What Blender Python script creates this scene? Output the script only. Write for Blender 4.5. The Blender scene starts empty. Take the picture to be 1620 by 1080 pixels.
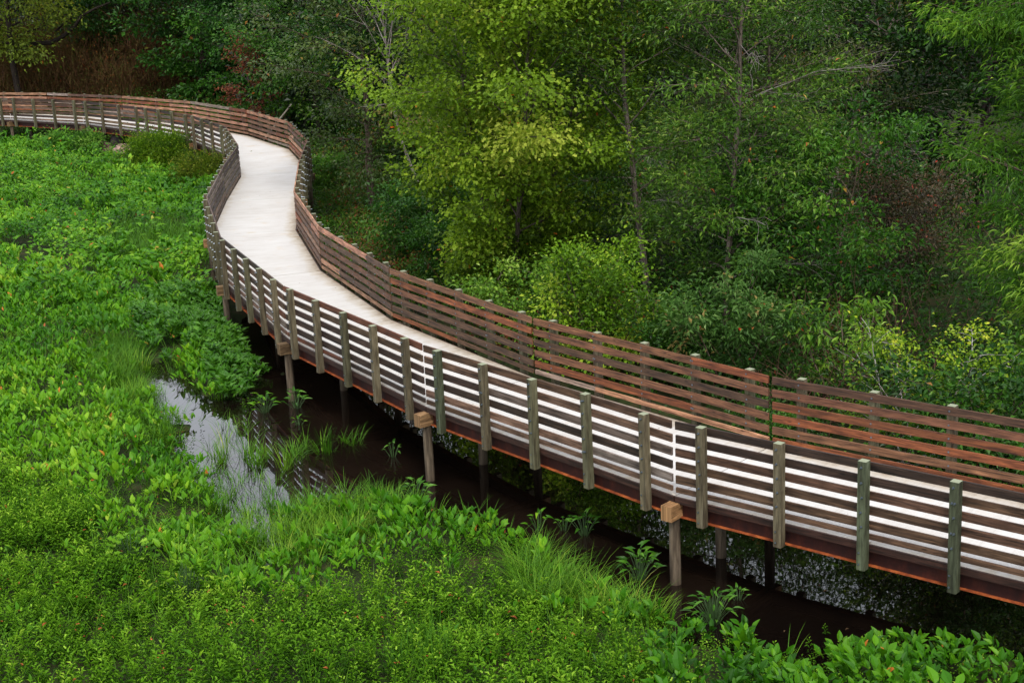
import bpy, math, random
import numpy as np
from mathutils import Matrix, Vector

rng = np.random.default_rng(7)
random.seed(7)
scene = bpy.context.scene
COL = scene.collection

# ------------------------------------------------------------------ camera
F_PX, PITCH, ROLL = 2359.4, math.radians(14.997), math.radians(2.745)
WATER_Z = 0.0
RAIL_Z = 2.97            # top of the railings above the water
DECK_Z = RAIL_Z - 1.36   # walking surface
CAM_Z = RAIL_Z + 7.918
CAM = np.array([0.0, 0.0, CAM_Z])
_cp, _sp, _cr, _sr = math.cos(PITCH), math.sin(PITCH), math.cos(ROLL), math.sin(ROLL)
_r0 = np.array([1, 0, 0.]); _f0 = np.array([0, _cp, -_sp]); _d0 = np.array([0, -_sp, -_cp])
V_R = _cr * _r0 + _sr * _d0
V_D = -_sr * _r0 + _cr * _d0
V_F = _f0


def ray(px, py):
    return V_R * (px - 810) / F_PX + V_D * (py - 540) / F_PX + V_F


def on_z(px, py, z):
    d = ray(px, py); t = (z - CAM_Z) / d[2]
    return CAM + d * t


def on_y(px, py, y):
    d = ray(px, py); return CAM + d * (y / d[1])


cam_d = bpy.data.cameras.new('camera')
cam = bpy.data.objects.new('camera', cam_d); COL.objects.link(cam)
cam.matrix_world = Matrix(((V_R[0], -V_D[0], -V_F[0], 0), (V_R[1], -V_D[1], -V_F[1], 0),
                           (V_R[2], -V_D[2], -V_F[2], CAM_Z), (0, 0, 0, 1)))
cam_d.sensor_width = 36; cam_d.sensor_fit = 'HORIZONTAL'; cam_d.lens = F_PX / 1620 * 36
cam_d.clip_start = 0.1; cam_d.clip_end = 3000
scene.camera = cam

# ------------------------------------------------------------------ noise and geometry helpers


def _hash(ix, iy, s):
    h = (ix * 374761393 + iy * 668265263 + s * 974711) & 0x7fffffff
    h = ((h ^ (h >> 13)) * 1274126177) & 0x7fffffff
    return ((h ^ (h >> 16)) & 0xffff) / 65535.0


def noise2(x, y, scale=1.0, seed=0):
    x = np.asarray(x, float) / scale + 1000; y = np.asarray(y, float) / scale + 1000
    ix = np.floor(x).astype(np.int64); iy = np.floor(y).astype(np.int64)
    fx = x - ix; fy = y - iy
    fx = fx * fx * (3 - 2 * fx); fy = fy * fy * (3 - 2 * fy)
    a = _hash(ix, iy, seed); b = _hash(ix + 1, iy, seed); c = _hash(ix, iy + 1, seed); d = _hash(ix + 1, iy + 1, seed)
    return (a * (1 - fx) + b * fx) * (1 - fy) + (c * (1 - fx) + d * fx) * fy


def fbm(x, y, scale, seed=0):
    return (noise2(x, y, scale, seed) * .55 + noise2(x, y, scale * .5, seed + 1) * .28 + noise2(x, y, scale * .25, seed + 2) * .17)


def sstep(a, b, x):
    t = np.clip((x - a) / (b - a), 0, 1); return t * t * (3 - 2 * t)


def poly_sd(px, py, poly):
    """signed distance to a closed polygon, negative inside"""
    poly = np.asarray(poly, float); n = len(poly)
    d2 = np.full(px.shape, 1e18); inside = np.zeros(px.shape, bool)
    for i in range(n):
        a = poly[i]; b = poly[(i + 1) % n]; ab = b - a
        t = np.clip(((px - a[0]) * ab[0] + (py - a[1]) * ab[1]) / (ab @ ab), 0, 1)
        dx = px - a[0] - t * ab[0]; dy = py - a[1] - t * ab[1]
        d2 = np.minimum(d2, dx * dx + dy * dy)
        c = ((a[1] > py) != (b[1] > py))
        with np.errstate(divide='ignore', invalid='ignore'):
            xi = (b[0] - a[0]) * (py - a[1]) / (b[1] - a[1]) + a[0]
        inside ^= c & (px < xi)
    return np.where(inside, -1, 1) * np.sqrt(d2)


def norm(v):
    return v / np.maximum(np.linalg.norm(v, axis=-1, keepdims=True), 1e-9)


def tag(o, label=None, cat=None, group=None, kind=None):
    if label: o['label'] = label
    if cat: o['category'] = cat
    if group: o['group'] = group
    if kind: o['kind'] = kind
    return o


def empty(name, loc=(0, 0, 0)):
    o = bpy.data.objects.new(name, None); COL.objects.link(o); o.location = loc
    o.empty_display_size = 0.3
    return o


def link(name, me, mat, parent=None, color=None):
    o = bpy.data.objects.new(name, me); COL.objects.link(o)
    if mat is not None and not me.materials: me.materials.append(mat)
    if parent is not None: o.parent = parent
    if color is not None: o.color = (*color, 1)
    return o


def np_mesh(name, verts, faces, tint=None, uv=None, smooth=False):
    """faces: int array (M,k), k = 3 or 4; uv per loop"""
    verts = np.ascontiguousarray(verts, np.float32); faces = np.ascontiguousarray(faces, np.int32)
    me = bpy.data.meshes.new(name); M, k = faces.shape
    me.vertices.add(len(verts)); me.vertices.foreach_set('co', verts.ravel())
    me.loops.add(M * k); me.loops.foreach_set('vertex_index', faces.ravel())
    me.polygons.add(M); me.polygons.foreach_set('loop_start', np.arange(0, M * k, k, dtype=np.int32))
    me.polygons.foreach_set('use_smooth', np.full(M, smooth))
    if uv is not None:
        l = me.uv_layers.new(name='UVMap'); l.data.foreach_set('uv', np.ascontiguousarray(uv, np.float32).ravel())
    if tint is not None:
        a = me.attributes.new('tint', 'FLOAT', 'POINT'); a.data.foreach_set('value', np.ascontiguousarray(tint, np.float32))
    me.update(calc_edges=True)
    return me


class MB:
    """collects boxes, prisms and tubes (quads) for ONE mesh, with metre-scaled uv along the length"""

    def __init__(self): self.v = []; self.f = []; self.uv = []; self.n = 0

    def hexa(self, c, uo=0.0, vo=0.0, L=1.0, w=.15, t=.05):
        """eight corners: 4 at the start (a cross-section loop), 4 at the end"""
        b = self.n; self.v += [tuple(p) for p in c]; self.n += 8
        for q, (i, j) in enumerate(((0, 1), (1, 2), (2, 3), (3, 0))):
            self.f.append((b + i, b + j, b + j + 4, b + i + 4))
            v0 = vo + q * .31; v1 = v0 + (w if q % 2 == 0 else t)
            self.uv += [(uo, v0), (uo, v1), (uo + L, v1), (uo + L, v0)]
        for q in ((3, 2, 1, 0), (4, 5, 6, 7)):
            self.f.append(tuple(b + i for i in q))
            self.uv += [(uo + 7, vo), (uo + 7.02, vo), (uo + 7.02, vo + w), (uo + 7, vo + w)]

    def bar(self, p, q, side, up, w, h, rnd=True):
        """box from p to q; side/up unit vectors; full sizes w (side) and h (up)"""
        p = np.array(p, float); q = np.array(q, float); s = np.array(side, float) * w / 2; u = np.array(up, float) * h / 2
        c = [p - s - u, p - s + u, p + s + u, p + s - u, q - s - u, q - s + u, q + s + u, q + s - u]
        self.hexa(c, random.random() * 50 if rnd else 0, random.random() * 9 if rnd else 0, float(np.linalg.norm(q - p)), h, w)

    def tube(self, pts, radii, k=8, caps=True, vo=0.0):
        pts = np.asarray(pts, float); n = len(pts)
        T = norm(np.gradient(pts, axis=0)); ref = np.array([0, 0, 1.]) if abs(T[0, 2]) < .9 else np.array([1., 0, 0])
        A = norm(np.cross(T, ref)); B = np.cross(T, A)
        an = np.arange(k) * 2 * math.pi / k
        ring = pts[:, None] + (A[:, None] * np.cos(an)[None, :, None] + B[:, None] * np.sin(an)[None, :, None]) * np.asarray(radii)[:, None, None]
        b = self.n; self.v += [tuple(p) for p in ring.reshape(-1, 3)]; self.n += n * k
        s = np.concatenate([[0], np.cumsum(np.linalg.norm(np.diff(pts, axis=0), axis=1))])
        for i in range(n - 1):
            for j in range(k):
                j2 = (j + 1) % k
                self.f.append((b + i * k + j, b + i * k + j2, b + (i + 1) * k + j2, b + (i + 1) * k + j))
                per = 2 * math.pi * radii[0] / k
                self.uv += [(s[i], vo + j * per), (s[i], vo + j * per + per), (s[i + 1], vo + j * per + per), (s[i + 1], vo + j * per)]
        if caps:
            for i in (0, n - 1):
                c = self.n; self.v.append(tuple(pts[i])); self.n += 1
                for j in range(0, k, 2):
                    q = (c, b + i * k + j, b + i * k + (j + 1) % k, b + i * k + (j + 2) % k)
                    self.f.append(q if i else q[::-1]); self.uv += [(s[i] + 5, .01), (s[i] + 5, .02), (s[i] + 5, .03), (s[i] + 5, .04)]

    def mesh(self, name, smooth=False):
        return np_mesh(name, np.array(self.v), np.array(self.f), uv=np.array(self.uv), smooth=smooth)


# ------------------------------------------------------------------ materials


def new_mat(name):
    m = bpy.data.materials.new(name); m.use_nodes = True
    nt = m.node_tree; b = nt.nodes['Principled BSDF']
    return m, nt, b


def N(nt, typ, **kw):
    n = nt.nodes.new(typ)
    for k, v in kw.items():
        if k in n.inputs: n.inputs[k].default_value = v
        else: setattr(n, k, v)
    return n


def ramp(nt, stops, interp='LINEAR'):
    r = nt.nodes.new('ShaderNodeValToRGB'); r.color_ramp.interpolation = interp
    e = r.color_ramp.elements
    while len(e) < len(stops): e.new(0.5)
    for q, (p, c) in zip(e, stops): q.position = p; q.color = (*c, 1)
    return r


def mult(nt, a, b, fac=1.0, typ='MULTIPLY'):
    m = nt.nodes.new('ShaderNodeMix'); m.data_type = 'RGBA'; m.blend_type = typ; m.inputs['Factor'].default_value = fac
    nt.links.new(a, m.inputs['A']); nt.links.new(b, m.inputs['B'])
    return m.outputs['Result']


def leaf_mat(name, stops, rough=.42, trans=.3, spec=.4):
    m, nt, b = new_mat(name)
    at = N(nt, 'ShaderNodeAttribute', attribute_name='tint')
    r = ramp(nt, stops); nt.links.new(at.outputs['Fac'], r.inputs[0])
    oi = N(nt, 'ShaderNodeObjectInfo')
    c = mult(nt, r.outputs[0], oi.outputs['Color'])
    nt.links.new(c, b.inputs['Base Color'])
    b.inputs['Roughness'].default_value = rough; b.inputs['Specular IOR Level'].default_value = spec
    tr = N(nt, 'ShaderNodeBsdfTranslucent'); mx = N(nt, 'ShaderNodeMixShader', Fac=trans)
    g = N(nt, 'ShaderNodeMix', data_type='RGBA', blend_type='MULTIPLY'); g.inputs['Factor'].default_value = 1
    nt.links.new(c, g.inputs['A']); g.inputs['B'].default_value = (1.08, 1.12, .5, 1)
    nt.links.new(g.outputs['Result'], tr.inputs['Color'])
    nt.links.new(b.outputs[0], mx.inputs[1]); nt.links.new(tr.outputs[0], mx.inputs[2])
    nt.links.new(mx.outputs[0], nt.nodes['Material Output'].inputs['Surface'])
    return m


def wood_mat(name, rough=.6, contrast=1.0, su=1.1, sv=34.0, knots=True, spec=.35):
    """weathered plank: object colour x stretched grain, knots and grey bleaching; uv in metres along the plank"""
    m, nt, b = new_mat(name)
    L = nt.links.new
    uv = N(nt, 'ShaderNodeUVMap'); oi = N(nt, 'ShaderNodeObjectInfo')
    mp = N(nt, 'ShaderNodeMapping'); mp.inputs['Scale'].default_value = (su, sv, 1); L(uv.outputs[0], mp.inputs['Vector'])
    cb = N(nt, 'ShaderNodeCombineXYZ'); L(oi.outputs['Random'], cb.inputs['Z'])
    sc = N(nt, 'ShaderNodeVectorMath', operation='MULTIPLY_ADD'); L(cb.outputs[0], sc.inputs[0]); sc.inputs[1].default_value = (0, 0, 60)
    L(mp.outputs[0], sc.inputs[2])
    g = N(nt, 'ShaderNodeTexNoise', Scale=1.0, Detail=5.0, Roughness=.65, Distortion=.6); L(sc.outputs[0], g.inputs['Vector'])
    k = contrast
    r1 = ramp(nt, [(.28, (1 - .68 * k,) * 3), (.5, (.95, .92, .9)), (.72, (1 + .35 * k, 1 + .32 * k, 1 + .3 * k))])
    L(g.outputs['Fac'], r1.inputs[0])
    c = mult(nt, oi.outputs['Color'], r1.outputs[0])
    # long irregular grain figure
    mp4 = N(nt, 'ShaderNodeMapping'); mp4.inputs['Scale'].default_value = (su * .9, sv * .55, 1); L(uv.outputs[0], mp4.inputs['Vector'])
    g4 = N(nt, 'ShaderNodeTexNoise', Scale=1.0, Detail=3.0, Roughness=.55, Distortion=1.6); L(mp4.outputs[0], g4.inputs['Vector'])
    r6 = ramp(nt, [(.36, (.42, .38, .36)), (.46, (1, 1, 1)), (.56, (1, 1, 1)), (.66, (1.5, 1.45, 1.4))]); L(g4.outputs['Fac'], r6.inputs[0])
    c = mult(nt, c, r6.outputs[0], .85 if knots else .5)
    # broad blotches of bleaching
    mp2 = N(nt, 'ShaderNodeMapping'); mp2.inputs['Scale'].default_value = (.9, 5, 1); L(uv.outputs[0], mp2.inputs['Vector'])
    g2 = N(nt, 'ShaderNodeTexNoise', Scale=1.6, Detail=4.0, Roughness=.6); L(mp2.outputs[0], g2.inputs['Vector'])
    r2 = ramp(nt, [(.32, (.40, .37, .38)), (.52, (1, 1, 1)), (.70, (1.45, 1.5, 1.6))]); L(g2.outputs['Fac'], r2.inputs[0])
    c = mult(nt, c, r2.outputs[0])
    if knots:
        mp3 = N(nt, 'ShaderNodeMapping'); mp3.inputs['Scale'].default_value = (1.6, 7, 1); L(uv.outputs[0], mp3.inputs['Vector'])
        v = N(nt, 'ShaderNodeTexVoronoi', Scale=1.0); L(mp3.outputs[0], v.inputs['Vector'])
        r3 = ramp(nt, [(.05, (.22, .17, .14)), (.11, (1, 1, 1))]); L(v.outputs['Distance'], r3.inputs[0])
        c = mult(nt, c, r3.outputs[0])
    L(c, b.inputs['Base Color']); b.inputs['Roughness'].default_value = rough; b.inputs['Specular IOR Level'].default_value = spec
    bp = N(nt, 'ShaderNodeBump', Strength=.5, Distance=.004); L(g.outputs['Fac'], bp.inputs['Height']); L(bp.outputs[0], b.inputs['Normal'])
    return m


M = {}
M['board'] = wood_mat('rail_timber', contrast=1.25, su=1.3, sv=40)
M['post'] = wood_mat('post_timber', rough=.75, contrast=.8, su=1.4, sv=22, knots=False, spec=.2)
nt = M['post'].node_tree; b = nt.nodes['Principled BSDF']       # pale weathered end grain on the post tops
ge = N(nt, 'ShaderNodeNewGeometry'); sz = N(nt, 'ShaderNodeSeparateXYZ'); nt.links.new(ge.outputs['True Normal'], sz.inputs[0])
gt = N(nt, 'ShaderNodeMath', operation='GREATER_THAN'); nt.links.new(sz.outputs['Z'], gt.inputs[0]); gt.inputs[1].default_value = .9
mm = N(nt, 'ShaderNodeMix', data_type='RGBA'); nt.links.new(gt.outputs[0], mm.inputs['Factor'])
nt.links.new(b.inputs['Base Color'].links[0].from_socket, mm.inputs['A']); mm.inputs['B'].default_value = (.22, .24, .16, 1)
nt.links.new(mm.outputs['Result'], b.inputs['Base Color'])
M['cap'] = wood_mat('cap_timber', rough=.7, contrast=.9, su=2.0, sv=30, knots=True, spec=.2)
M['bark'] = wood_mat('bark', rough=.9, contrast=1.0, su=7, sv=14, knots=False, spec=.1)

m, nt, b = new_mat('zinc'); b.inputs['Base Color'].default_value = (.17, .20, .24, 1); b.inputs['Metallic'].default_value = .75; b.inputs['Roughness'].default_value = .38
M['zinc'] = m

# rust steel
m, nt, b = new_mat('rusted_steel')
tc = N(nt, 'ShaderNodeTexCoord'); mp = N(nt, 'ShaderNodeMapping'); mp.inputs['Scale'].default_value = (1.2, 1.2, .5)
nt.links.new(tc.outputs['Object'], mp.inputs['Vector'])
n1 = N(nt, 'ShaderNodeTexNoise', Scale=3.5, Detail=6.0, Roughness=.7); nt.links.new(mp.outputs[0], n1.inputs['Vector'])
r = ramp(nt, [(.3, (.015, .0045, .004)), (.5, (.028, .0065, .0045)), (.75, (.07, .015, .007))]); nt.links.new(n1.outputs['Fac'], r.inputs[0])
nt.links.new(r.outputs[0], b.inputs['Base Color']); b.inputs['Roughness'].default_value = .7; b.inputs['Specular IOR Level'].default_value = .25
M['rust'] = m
m, nt, b = new_mat('lit_orange_rust')  # bottom flange rust, skylight on its top painted in as brighter orange
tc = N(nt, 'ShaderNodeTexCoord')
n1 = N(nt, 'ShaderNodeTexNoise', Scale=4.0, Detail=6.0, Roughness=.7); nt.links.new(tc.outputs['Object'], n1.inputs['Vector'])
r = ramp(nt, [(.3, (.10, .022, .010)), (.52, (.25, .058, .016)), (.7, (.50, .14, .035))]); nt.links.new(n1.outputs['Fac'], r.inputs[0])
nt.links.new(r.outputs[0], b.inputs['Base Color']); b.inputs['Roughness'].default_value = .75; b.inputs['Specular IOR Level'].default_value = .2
M['rust_lit'] = m

# deck concrete, with traffic grime along the edges (uv: u across 0..1, v along in metres)
m, nt, b = new_mat('pale_concrete')
L_ = nt.links.new
tc = N(nt, 'ShaderNodeTexCoord'); uv = N(nt, 'ShaderNodeUVMap')
n1 = N(nt, 'ShaderNodeTexNoise', Scale=.9, Detail=6.0, Roughness=.6); L_(tc.outputs['Object'], n1.inputs['Vector'])
r1 = ramp(nt, [(.3, (.475, .455, .43)), (.5, (.515, .50, .48)), (.7, (.54, .53, .512))]); L_(n1.outputs['Fac'], r1.inputs[0])
mp = N(nt, 'ShaderNodeMapping'); mp.inputs['Scale'].default_value = (1.2, 7.5, 1); L_(uv.outputs[0], mp.inputs['Vector'])
n2 = N(nt, 'ShaderNodeTexNoise', Scale=1.0, Detail=4.0, Roughness=.65); L_(mp.outputs[0], n2.inputs['Vector'])
r2 = ramp(nt, [(.28, (.88, .86, .83)), (.55, (1, 1, 1)), (.75, (1.03, 1.03, 1.03))]); L_(n2.outputs['Fac'], r2.inputs[0])
c = mult(nt, r1.outputs[0], r2.outputs[0])
sx = N(nt, 'ShaderNodeSeparateXYZ'); L_(uv.outputs[0], sx.inputs[0])
fr = N(nt, 'ShaderNodeMath', operation='FRACT'); mu = N(nt, 'ShaderNodeMath', operation='MULTIPLY'); L_(sx.outputs['Y'], mu.inputs[0]); mu.inputs[1].default_value = 1 / .61; L_(mu.outputs[0], fr.inputs[0])
rj = ramp(nt, [(0.0, (.80, .78, .75)), (.022, (.97, .97, .96)), (.05, (1, 1, 1))]); L_(fr.outputs[0], rj.inputs[0])
c = mult(nt, c, rj.outputs[0], .8)
# distance to edge with a ragged boundary
ab = N(nt, 'ShaderNodeMath', operation='SUBTRACT'); L_(sx.outputs['X'], ab.inputs[0]); ab.inputs[1].default_value = .5
ng = N(nt, 'ShaderNodeMath', operation='MULTIPLY'); L_(ab.outputs[0], ng.inputs[0]); ng.inputs[1].default_value = -.86
ab2 = N(nt, 'ShaderNodeMath', operation='MAXIMUM'); L_(ab.outputs[0], ab2.inputs[0]); L_(ng.outputs[0], ab2.inputs[1])
n3 = N(nt, 'ShaderNodeTexNoise', Scale=2.6, Detail=5.0, Roughness=.7); L_(tc.outputs['Object'], n3.inputs['Vector'])
ad = N(nt, 'ShaderNodeMath', operation='MULTIPLY_ADD'); L_(n3.outputs['Fac'], ad.inputs[0]); ad.inputs[1].default_value = .26; L_(ab2.outputs[0], ad.inputs[2])
r3 = ramp(nt, [(.485, (1, 1, 1)), (.565, (.86, .80, .71)), (.64, (.52, .43, .33))]); L_(ad.outputs[0], r3.inputs[0])
c = mult(nt, c, r3.outputs[0])
n4 = N(nt, 'ShaderNodeTexNoise', Scale=1.3, Detail=3.0, Roughness=.6); L_(tc.outputs['Object'], n4.inputs['Vector'])
r4 = ramp(nt, [(.60, (1, 1, 1)), (.75, (.97, .88, .76))]); L_(n4.outputs['Fac'], r4.inputs[0])
c = mult(nt, c, r4.outputs[0])
v5 = N(nt, 'ShaderNodeTexVoronoi', Scale=1.7); L_(tc.outputs['Object'], v5.inputs['Vector'])
r5 = ramp(nt, [(.03, (.35, .28, .22)), (.045, (1, 1, 1))]); L_(v5.outputs['Distance'], r5.inputs[0])
c = mult(nt, c, r5.outputs[0])
L_(c, b.inputs['Base Color']); b.inputs['Roughness'].default_value = .85; b.inputs['Specular IOR Level'].default_value = .2
bp = N(nt, 'ShaderNodeBump', Strength=.25, Distance=.01); L_(n2.outputs['Fac'], bp.inputs['Height']); L_(bp.outputs[0], b.inputs['Normal'])
M['deck'] = m

# muddy water
m, nt, b = new_mat('muddy_water')
tc = N(nt, 'ShaderNodeTexCoord')
n0 = N(nt, 'ShaderNodeTexNoise', Scale=.35, Detail=4.0); nt.links.new(tc.outputs['Object'], n0.inputs['Vector'])
r0 = ramp(nt, [(.35, (.004, .0026, .002)), (.65, (.011, .0066, .0045))]); nt.links.new(n0.outputs['Fac'], r0.inputs[0])
nt.links.new(r0.outputs[0], b.inputs['Base Color'])
b.inputs['Roughness'].default_value = .012; b.inputs['IOR'].default_value = 1.5; b.inputs['Specular IOR Level'].default_value = .5
n1 = N(nt, 'ShaderNodeTexNoise', Scale=2.2, Detail=3.0, Roughness=.5); nt.links.new(tc.outputs['Object'], n1.inputs['Vector'])
bp = N(nt, 'ShaderNodeBump', Strength=.014, Distance=.05); nt.links.new(n1.outputs['Fac'], bp.inputs['Height']); nt.links.new(bp.outputs[0], b.inputs['Normal'])
M['water'] = m

# soil
m, nt, b = new_mat('dark_soil')
tc = N(nt, 'ShaderNodeTexCoord')
n1 = N(nt, 'ShaderNodeTexNoise', Scale=1.5, Detail=8.0, Roughness=.7); nt.links.new(tc.outputs['Object'], n1.inputs['Vector'])
r = ramp(nt, [(.35, (.012, .014, .006)), (.52, (.022, .034, .009)), (.68, (.05, .035, .018))]); nt.links.new(n1.outputs['Fac'], r.inputs[0])
nt.links.new(r.outputs[0], b.inputs['Base Color']); b.inputs['Roughness'].default_value = .95
b.inputs['Specular IOR Level'].default_value = .1
M['soil'] = m

m, nt, b = new_mat('granite')
tc = N(nt, 'ShaderNodeTexCoord')
n1 = N(nt, 'ShaderNodeTexNoise', Scale=4.0, Detail=8.0, Roughness=.7); nt.links.new(tc.outputs['Object'], n1.inputs['Vector'])
r = ramp(nt, [(.35, (.06, .05, .05)), (.55, (.22, .17, .15)), (.7, (.4, .3, .27))]); nt.links.new(n1.outputs['Fac'], r.inputs[0])
oi = N(nt, 'ShaderNodeObjectInfo'); nt.links.new(mult(nt, r.outputs[0], oi.outputs['Color']), b.inputs['Base Color'])
b.inputs['Roughness'].default_value = .85
M['rock'] = m

G = lambda r_, g_, b_: (r_, g_, b_)
M['marsh'] = leaf_mat('pickerel_leaf', [(0, (.010, .048, .002)), (.30, (.034, .135, .003)), (.62, (.088, .235, .006)), (.90, (.20, .37, .018)), (.955, (.30, .31, .04)), (.975, (.50, .17, .03)), (1, (.30, .07, .02))], rough=.42, spec=.14, trans=.2)
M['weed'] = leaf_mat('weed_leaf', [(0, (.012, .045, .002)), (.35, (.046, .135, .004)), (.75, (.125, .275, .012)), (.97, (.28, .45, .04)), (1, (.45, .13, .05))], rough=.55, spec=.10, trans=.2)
M['grass'] = leaf_mat('grass_blade', [(0, (.02, .08, .004)), (.5, (.07, .19, .009)), (.85, (.19, .33, .02)), (1, (.45, .44, .09))], rough=.5, spec=.12, trans=.22)
M['arum'] = leaf_mat('arum_leaf', [(0, (.014, .060, .004)), (.5, (.045, .145, .009)), (1, (.11, .26, .025))], rough=.4, trans=.2, spec=.18)
M['maple'] = leaf_mat('maple_leaf', [(0, (.06, .115, .005)), (.45, (.15, .265, .011)), (.85, (.28, .40, .03)), (.985, (.42, .48, .06)), (.99, (.75, .18, .03)), (1, (.65, .10, .02))], rough=.5, trans=.42, spec=.22)
M['oak'] = leaf_mat('oak_leaf', [(0, (.016, .045, .005)), (.35, (.040, .105, .010)), (.7, (.095, .20, .018)), (.95, (.21, .34, .045)), (.985, (.30, .38, .08)), (.993, (.5, .10, .03)), (1, (.5, .38, .05))], rough=.36, trans=.15, spec=.3)
M['thin'] = leaf_mat('thin_leaf', [(0, (.045, .065, .016)), (.5, (.085, .115, .025)), (.9, (.14, .16, .04)), (.97, (.24, .16, .05)), (1, (.5, .09, .03))], rough=.4, trans=.25, spec=.35)
M['green'] = leaf_mat('green_leaf', [(0, (.014, .055, .006)), (.5, (.038, .125, .008)), (.9, (.085, .22, .016)), (.985, (.17, .30, .04)), (1, (.45, .08, .03))], rough=.42, trans=.2, spec=.25)
M['willow'] = leaf_mat('willow_leaf', [(0, (.035, .105, .009)), (.5, (.11, .245, .02)), (.9, (.25, .41, .045)), (1, (.36, .50, .08))], rough=.42, trans=.35, spec=.25)
M['lime'] = leaf_mat('lime_leaf', [(0, (.036, .085, .004)), (.5, (.115, .215, .008)), (.9, (.28, .39, .025)), (1, (.48, .50, .06))], rough=.45, trans=.35, spec=.22)
M['sumac'] = leaf_mat('sumac_leaf', [(0, (.02, .055, .010)), (.5, (.055, .135, .024)), (.9, (.14, .25, .065)), (.96, (.22, .30, .10)), (1, (.6, .05, .03))], rough=.45, trans=.25, spec=.2)
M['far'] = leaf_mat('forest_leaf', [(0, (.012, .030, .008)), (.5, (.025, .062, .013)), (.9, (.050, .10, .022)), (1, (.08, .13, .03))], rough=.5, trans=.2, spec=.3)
M['olive'] = leaf_mat('olive_leaf', [(0, (.07, .10, .012)), (.5, (.15, .18, .025)), (.9, (.23, .24, .04)), (.98, (.30, .22, .05)), (1, (.45, .10, .03))], rough=.5, trans=.35, spec=.25)
M['brush'] = leaf_mat('brown_brush', [(0, (.07, .045, .028)), (.4, (.16, .098, .055)), (.62, (.19, .14, .058)), (.8, (.14, .16, .045)), (.95, (.12, .17, .04)), (1, (.5, .09, .05))], rough=.8, trans=.25, spec=.1)
M['rusty'] = leaf_mat('rusty_leaf', [(0, (.03, .025, .012)), (.35, (.06, .055, .018)), (.7, (.10, .055, .03)), (.95, (.15, .10, .04)), (1, (.5, .05, .03))], rough=.5, trans=.2)
M['red'] = leaf_mat('red_leaf', [(0, (.10, .032, .018)), (.6, (.23, .065, .034)), (1, (.34, .12, .06))], rough=.5, trans=.3, spec=.2)
M['under'] = leaf_mat('undergrowth_leaf', [(0, (.014, .05, .005)), (.45, (.045, .13, .010)), (.78, (.10, .215, .018)), (.88, (.17, .19, .03)), (.93, (.21, .085, .03)), (1, (.30, .06, .025))], rough=.45, trans=.2, spec=.2)

# ------------------------------------------------------------------ leaves
# templates: vertices (across x, along y, out-of-plane z), triangles


def T_lance(fold=.25, droop=.25):
    ys = [0, .22, .52, .80, 1]; ws = [0, .40, .5, .27, 0]
    V = [(0, y, -droop * y * y) for y in ys]; F = []
    for s in (-1, 1):
        b0 = len(V)
        for i in (1, 2, 3): V.append((s * ws[i], ys[i], fold * ws[i] - droop * ys[i] ** 2))
        tr = [(0, b0, 1), (1, b0, b0 + 1), (1, b0 + 1, 2), (2, b0 + 1, b0 + 2), (2, b0 + 2, 3), (3, b0 + 2, 4)]
        F += [t if s < 0 else t[::-1] for t in tr]
    return np.array(V, float), np.array(F)


def T_arrow():
    V = [(0, 0, 0), (0, .35, .0), (0, 1, -.2), (-.5, -.32, -.05), (-.46, .2, .1), (-.25, .62, .0), (.5, -.32, -.05), (.46, .2, .1), (.25, .62, .0)]
    F = [(0, 3, 4), (0, 4, 1), (1, 4, 5), (1, 5, 2), (0, 7, 6), (0, 1, 7), (1, 8, 7), (1, 2, 8)]
    return np.array(V, float), np.array(F)


def T_small(fold=.22, wide=.45):
    V = [(0, 0, 0), (-.5, wide, fold), (.5, wide, fold), (0, 1, -.12)]
    return np.array(V, float), np.array([(0, 3, 1), (0, 2, 3)])


def T_lobed():
    V = [(0, 0, 0), (-.5, .3, .1), (-.22, .5, .03), (-.42, .82, .05), (0, 1, -.15), (.42, .82, .05), (.22, .5, .03), (.5, .3, .1)]
    return np.array(V, float), np.array([(0, 2, 1), (0, 4, 2), (2, 4, 3), (0, 6, 4), (4, 6, 5), (0, 7, 6)])


def T_blade(droop=.55):
    ys = [0, .4, .75, 1]; ws = [.5, .45, .28, 0]; V = []
    for y, w in zip(ys[:3], ws[:3]): V += [(-w, y, -droop * y ** 2.2), (w, y, -droop * y ** 2.2)]
    V.append((0, 1, -droop))
    return np.array(V, float), np.array([(0, 1, 3), (0, 3, 2), (2, 3, 5), (2, 5, 4), (4, 5, 6)])


TL, TA, TS, TLOB, TB = T_lance(), T_arrow(), T_small(), T_lobed(), T_blade()
TBS = T_blade(.18); TOAK = T_small(.15, .5); TWIL = T_small(.1, .4)


def leaves(T, org, Y, nrm, L, W, tint):
    """arrays -> (verts, faces, tint)"""
    V, Fc = T; n = len(org)
    Y = norm(Y); X = norm(np.cross(Y, nrm)); Z = np.cross(X, Y)
    L = np.broadcast_to(L, (n,)); W = np.broadcast_to(W, (n,))
    v = (org[:, None] + X[:, None] * (V[None, :, 0] * W[:, None])[..., None] + Y[:, None] * (V[None, :, 1] * L[:, None])[..., None]
         + Z[:, None] * (V[None, :, 2] * L[:, None])[..., None])
    f = Fc[None] + (np.arange(n) * len(V))[:, None, None]
    return v.reshape(-1, 3), f.reshape(-1, 3), np.repeat(tint, len(V))


def merge(parts):
    vs, fs, ts = [], [], []; o = 0
    for v, f, t in parts:
        if len(v) == 0: continue
        vs.append(v); fs.append(f + o); ts.append(t); o += len(v)
    return np.concatenate(vs), np.concatenate(fs), np.concatenate(ts)


def foliage(name, parts, mat, parent=None, color=None):
    v, f, t = merge(parts if isinstance(parts, list) else [parts])
    return link(name, np_mesh(name, v, f, tint=t), mat, parent, color)


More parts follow.
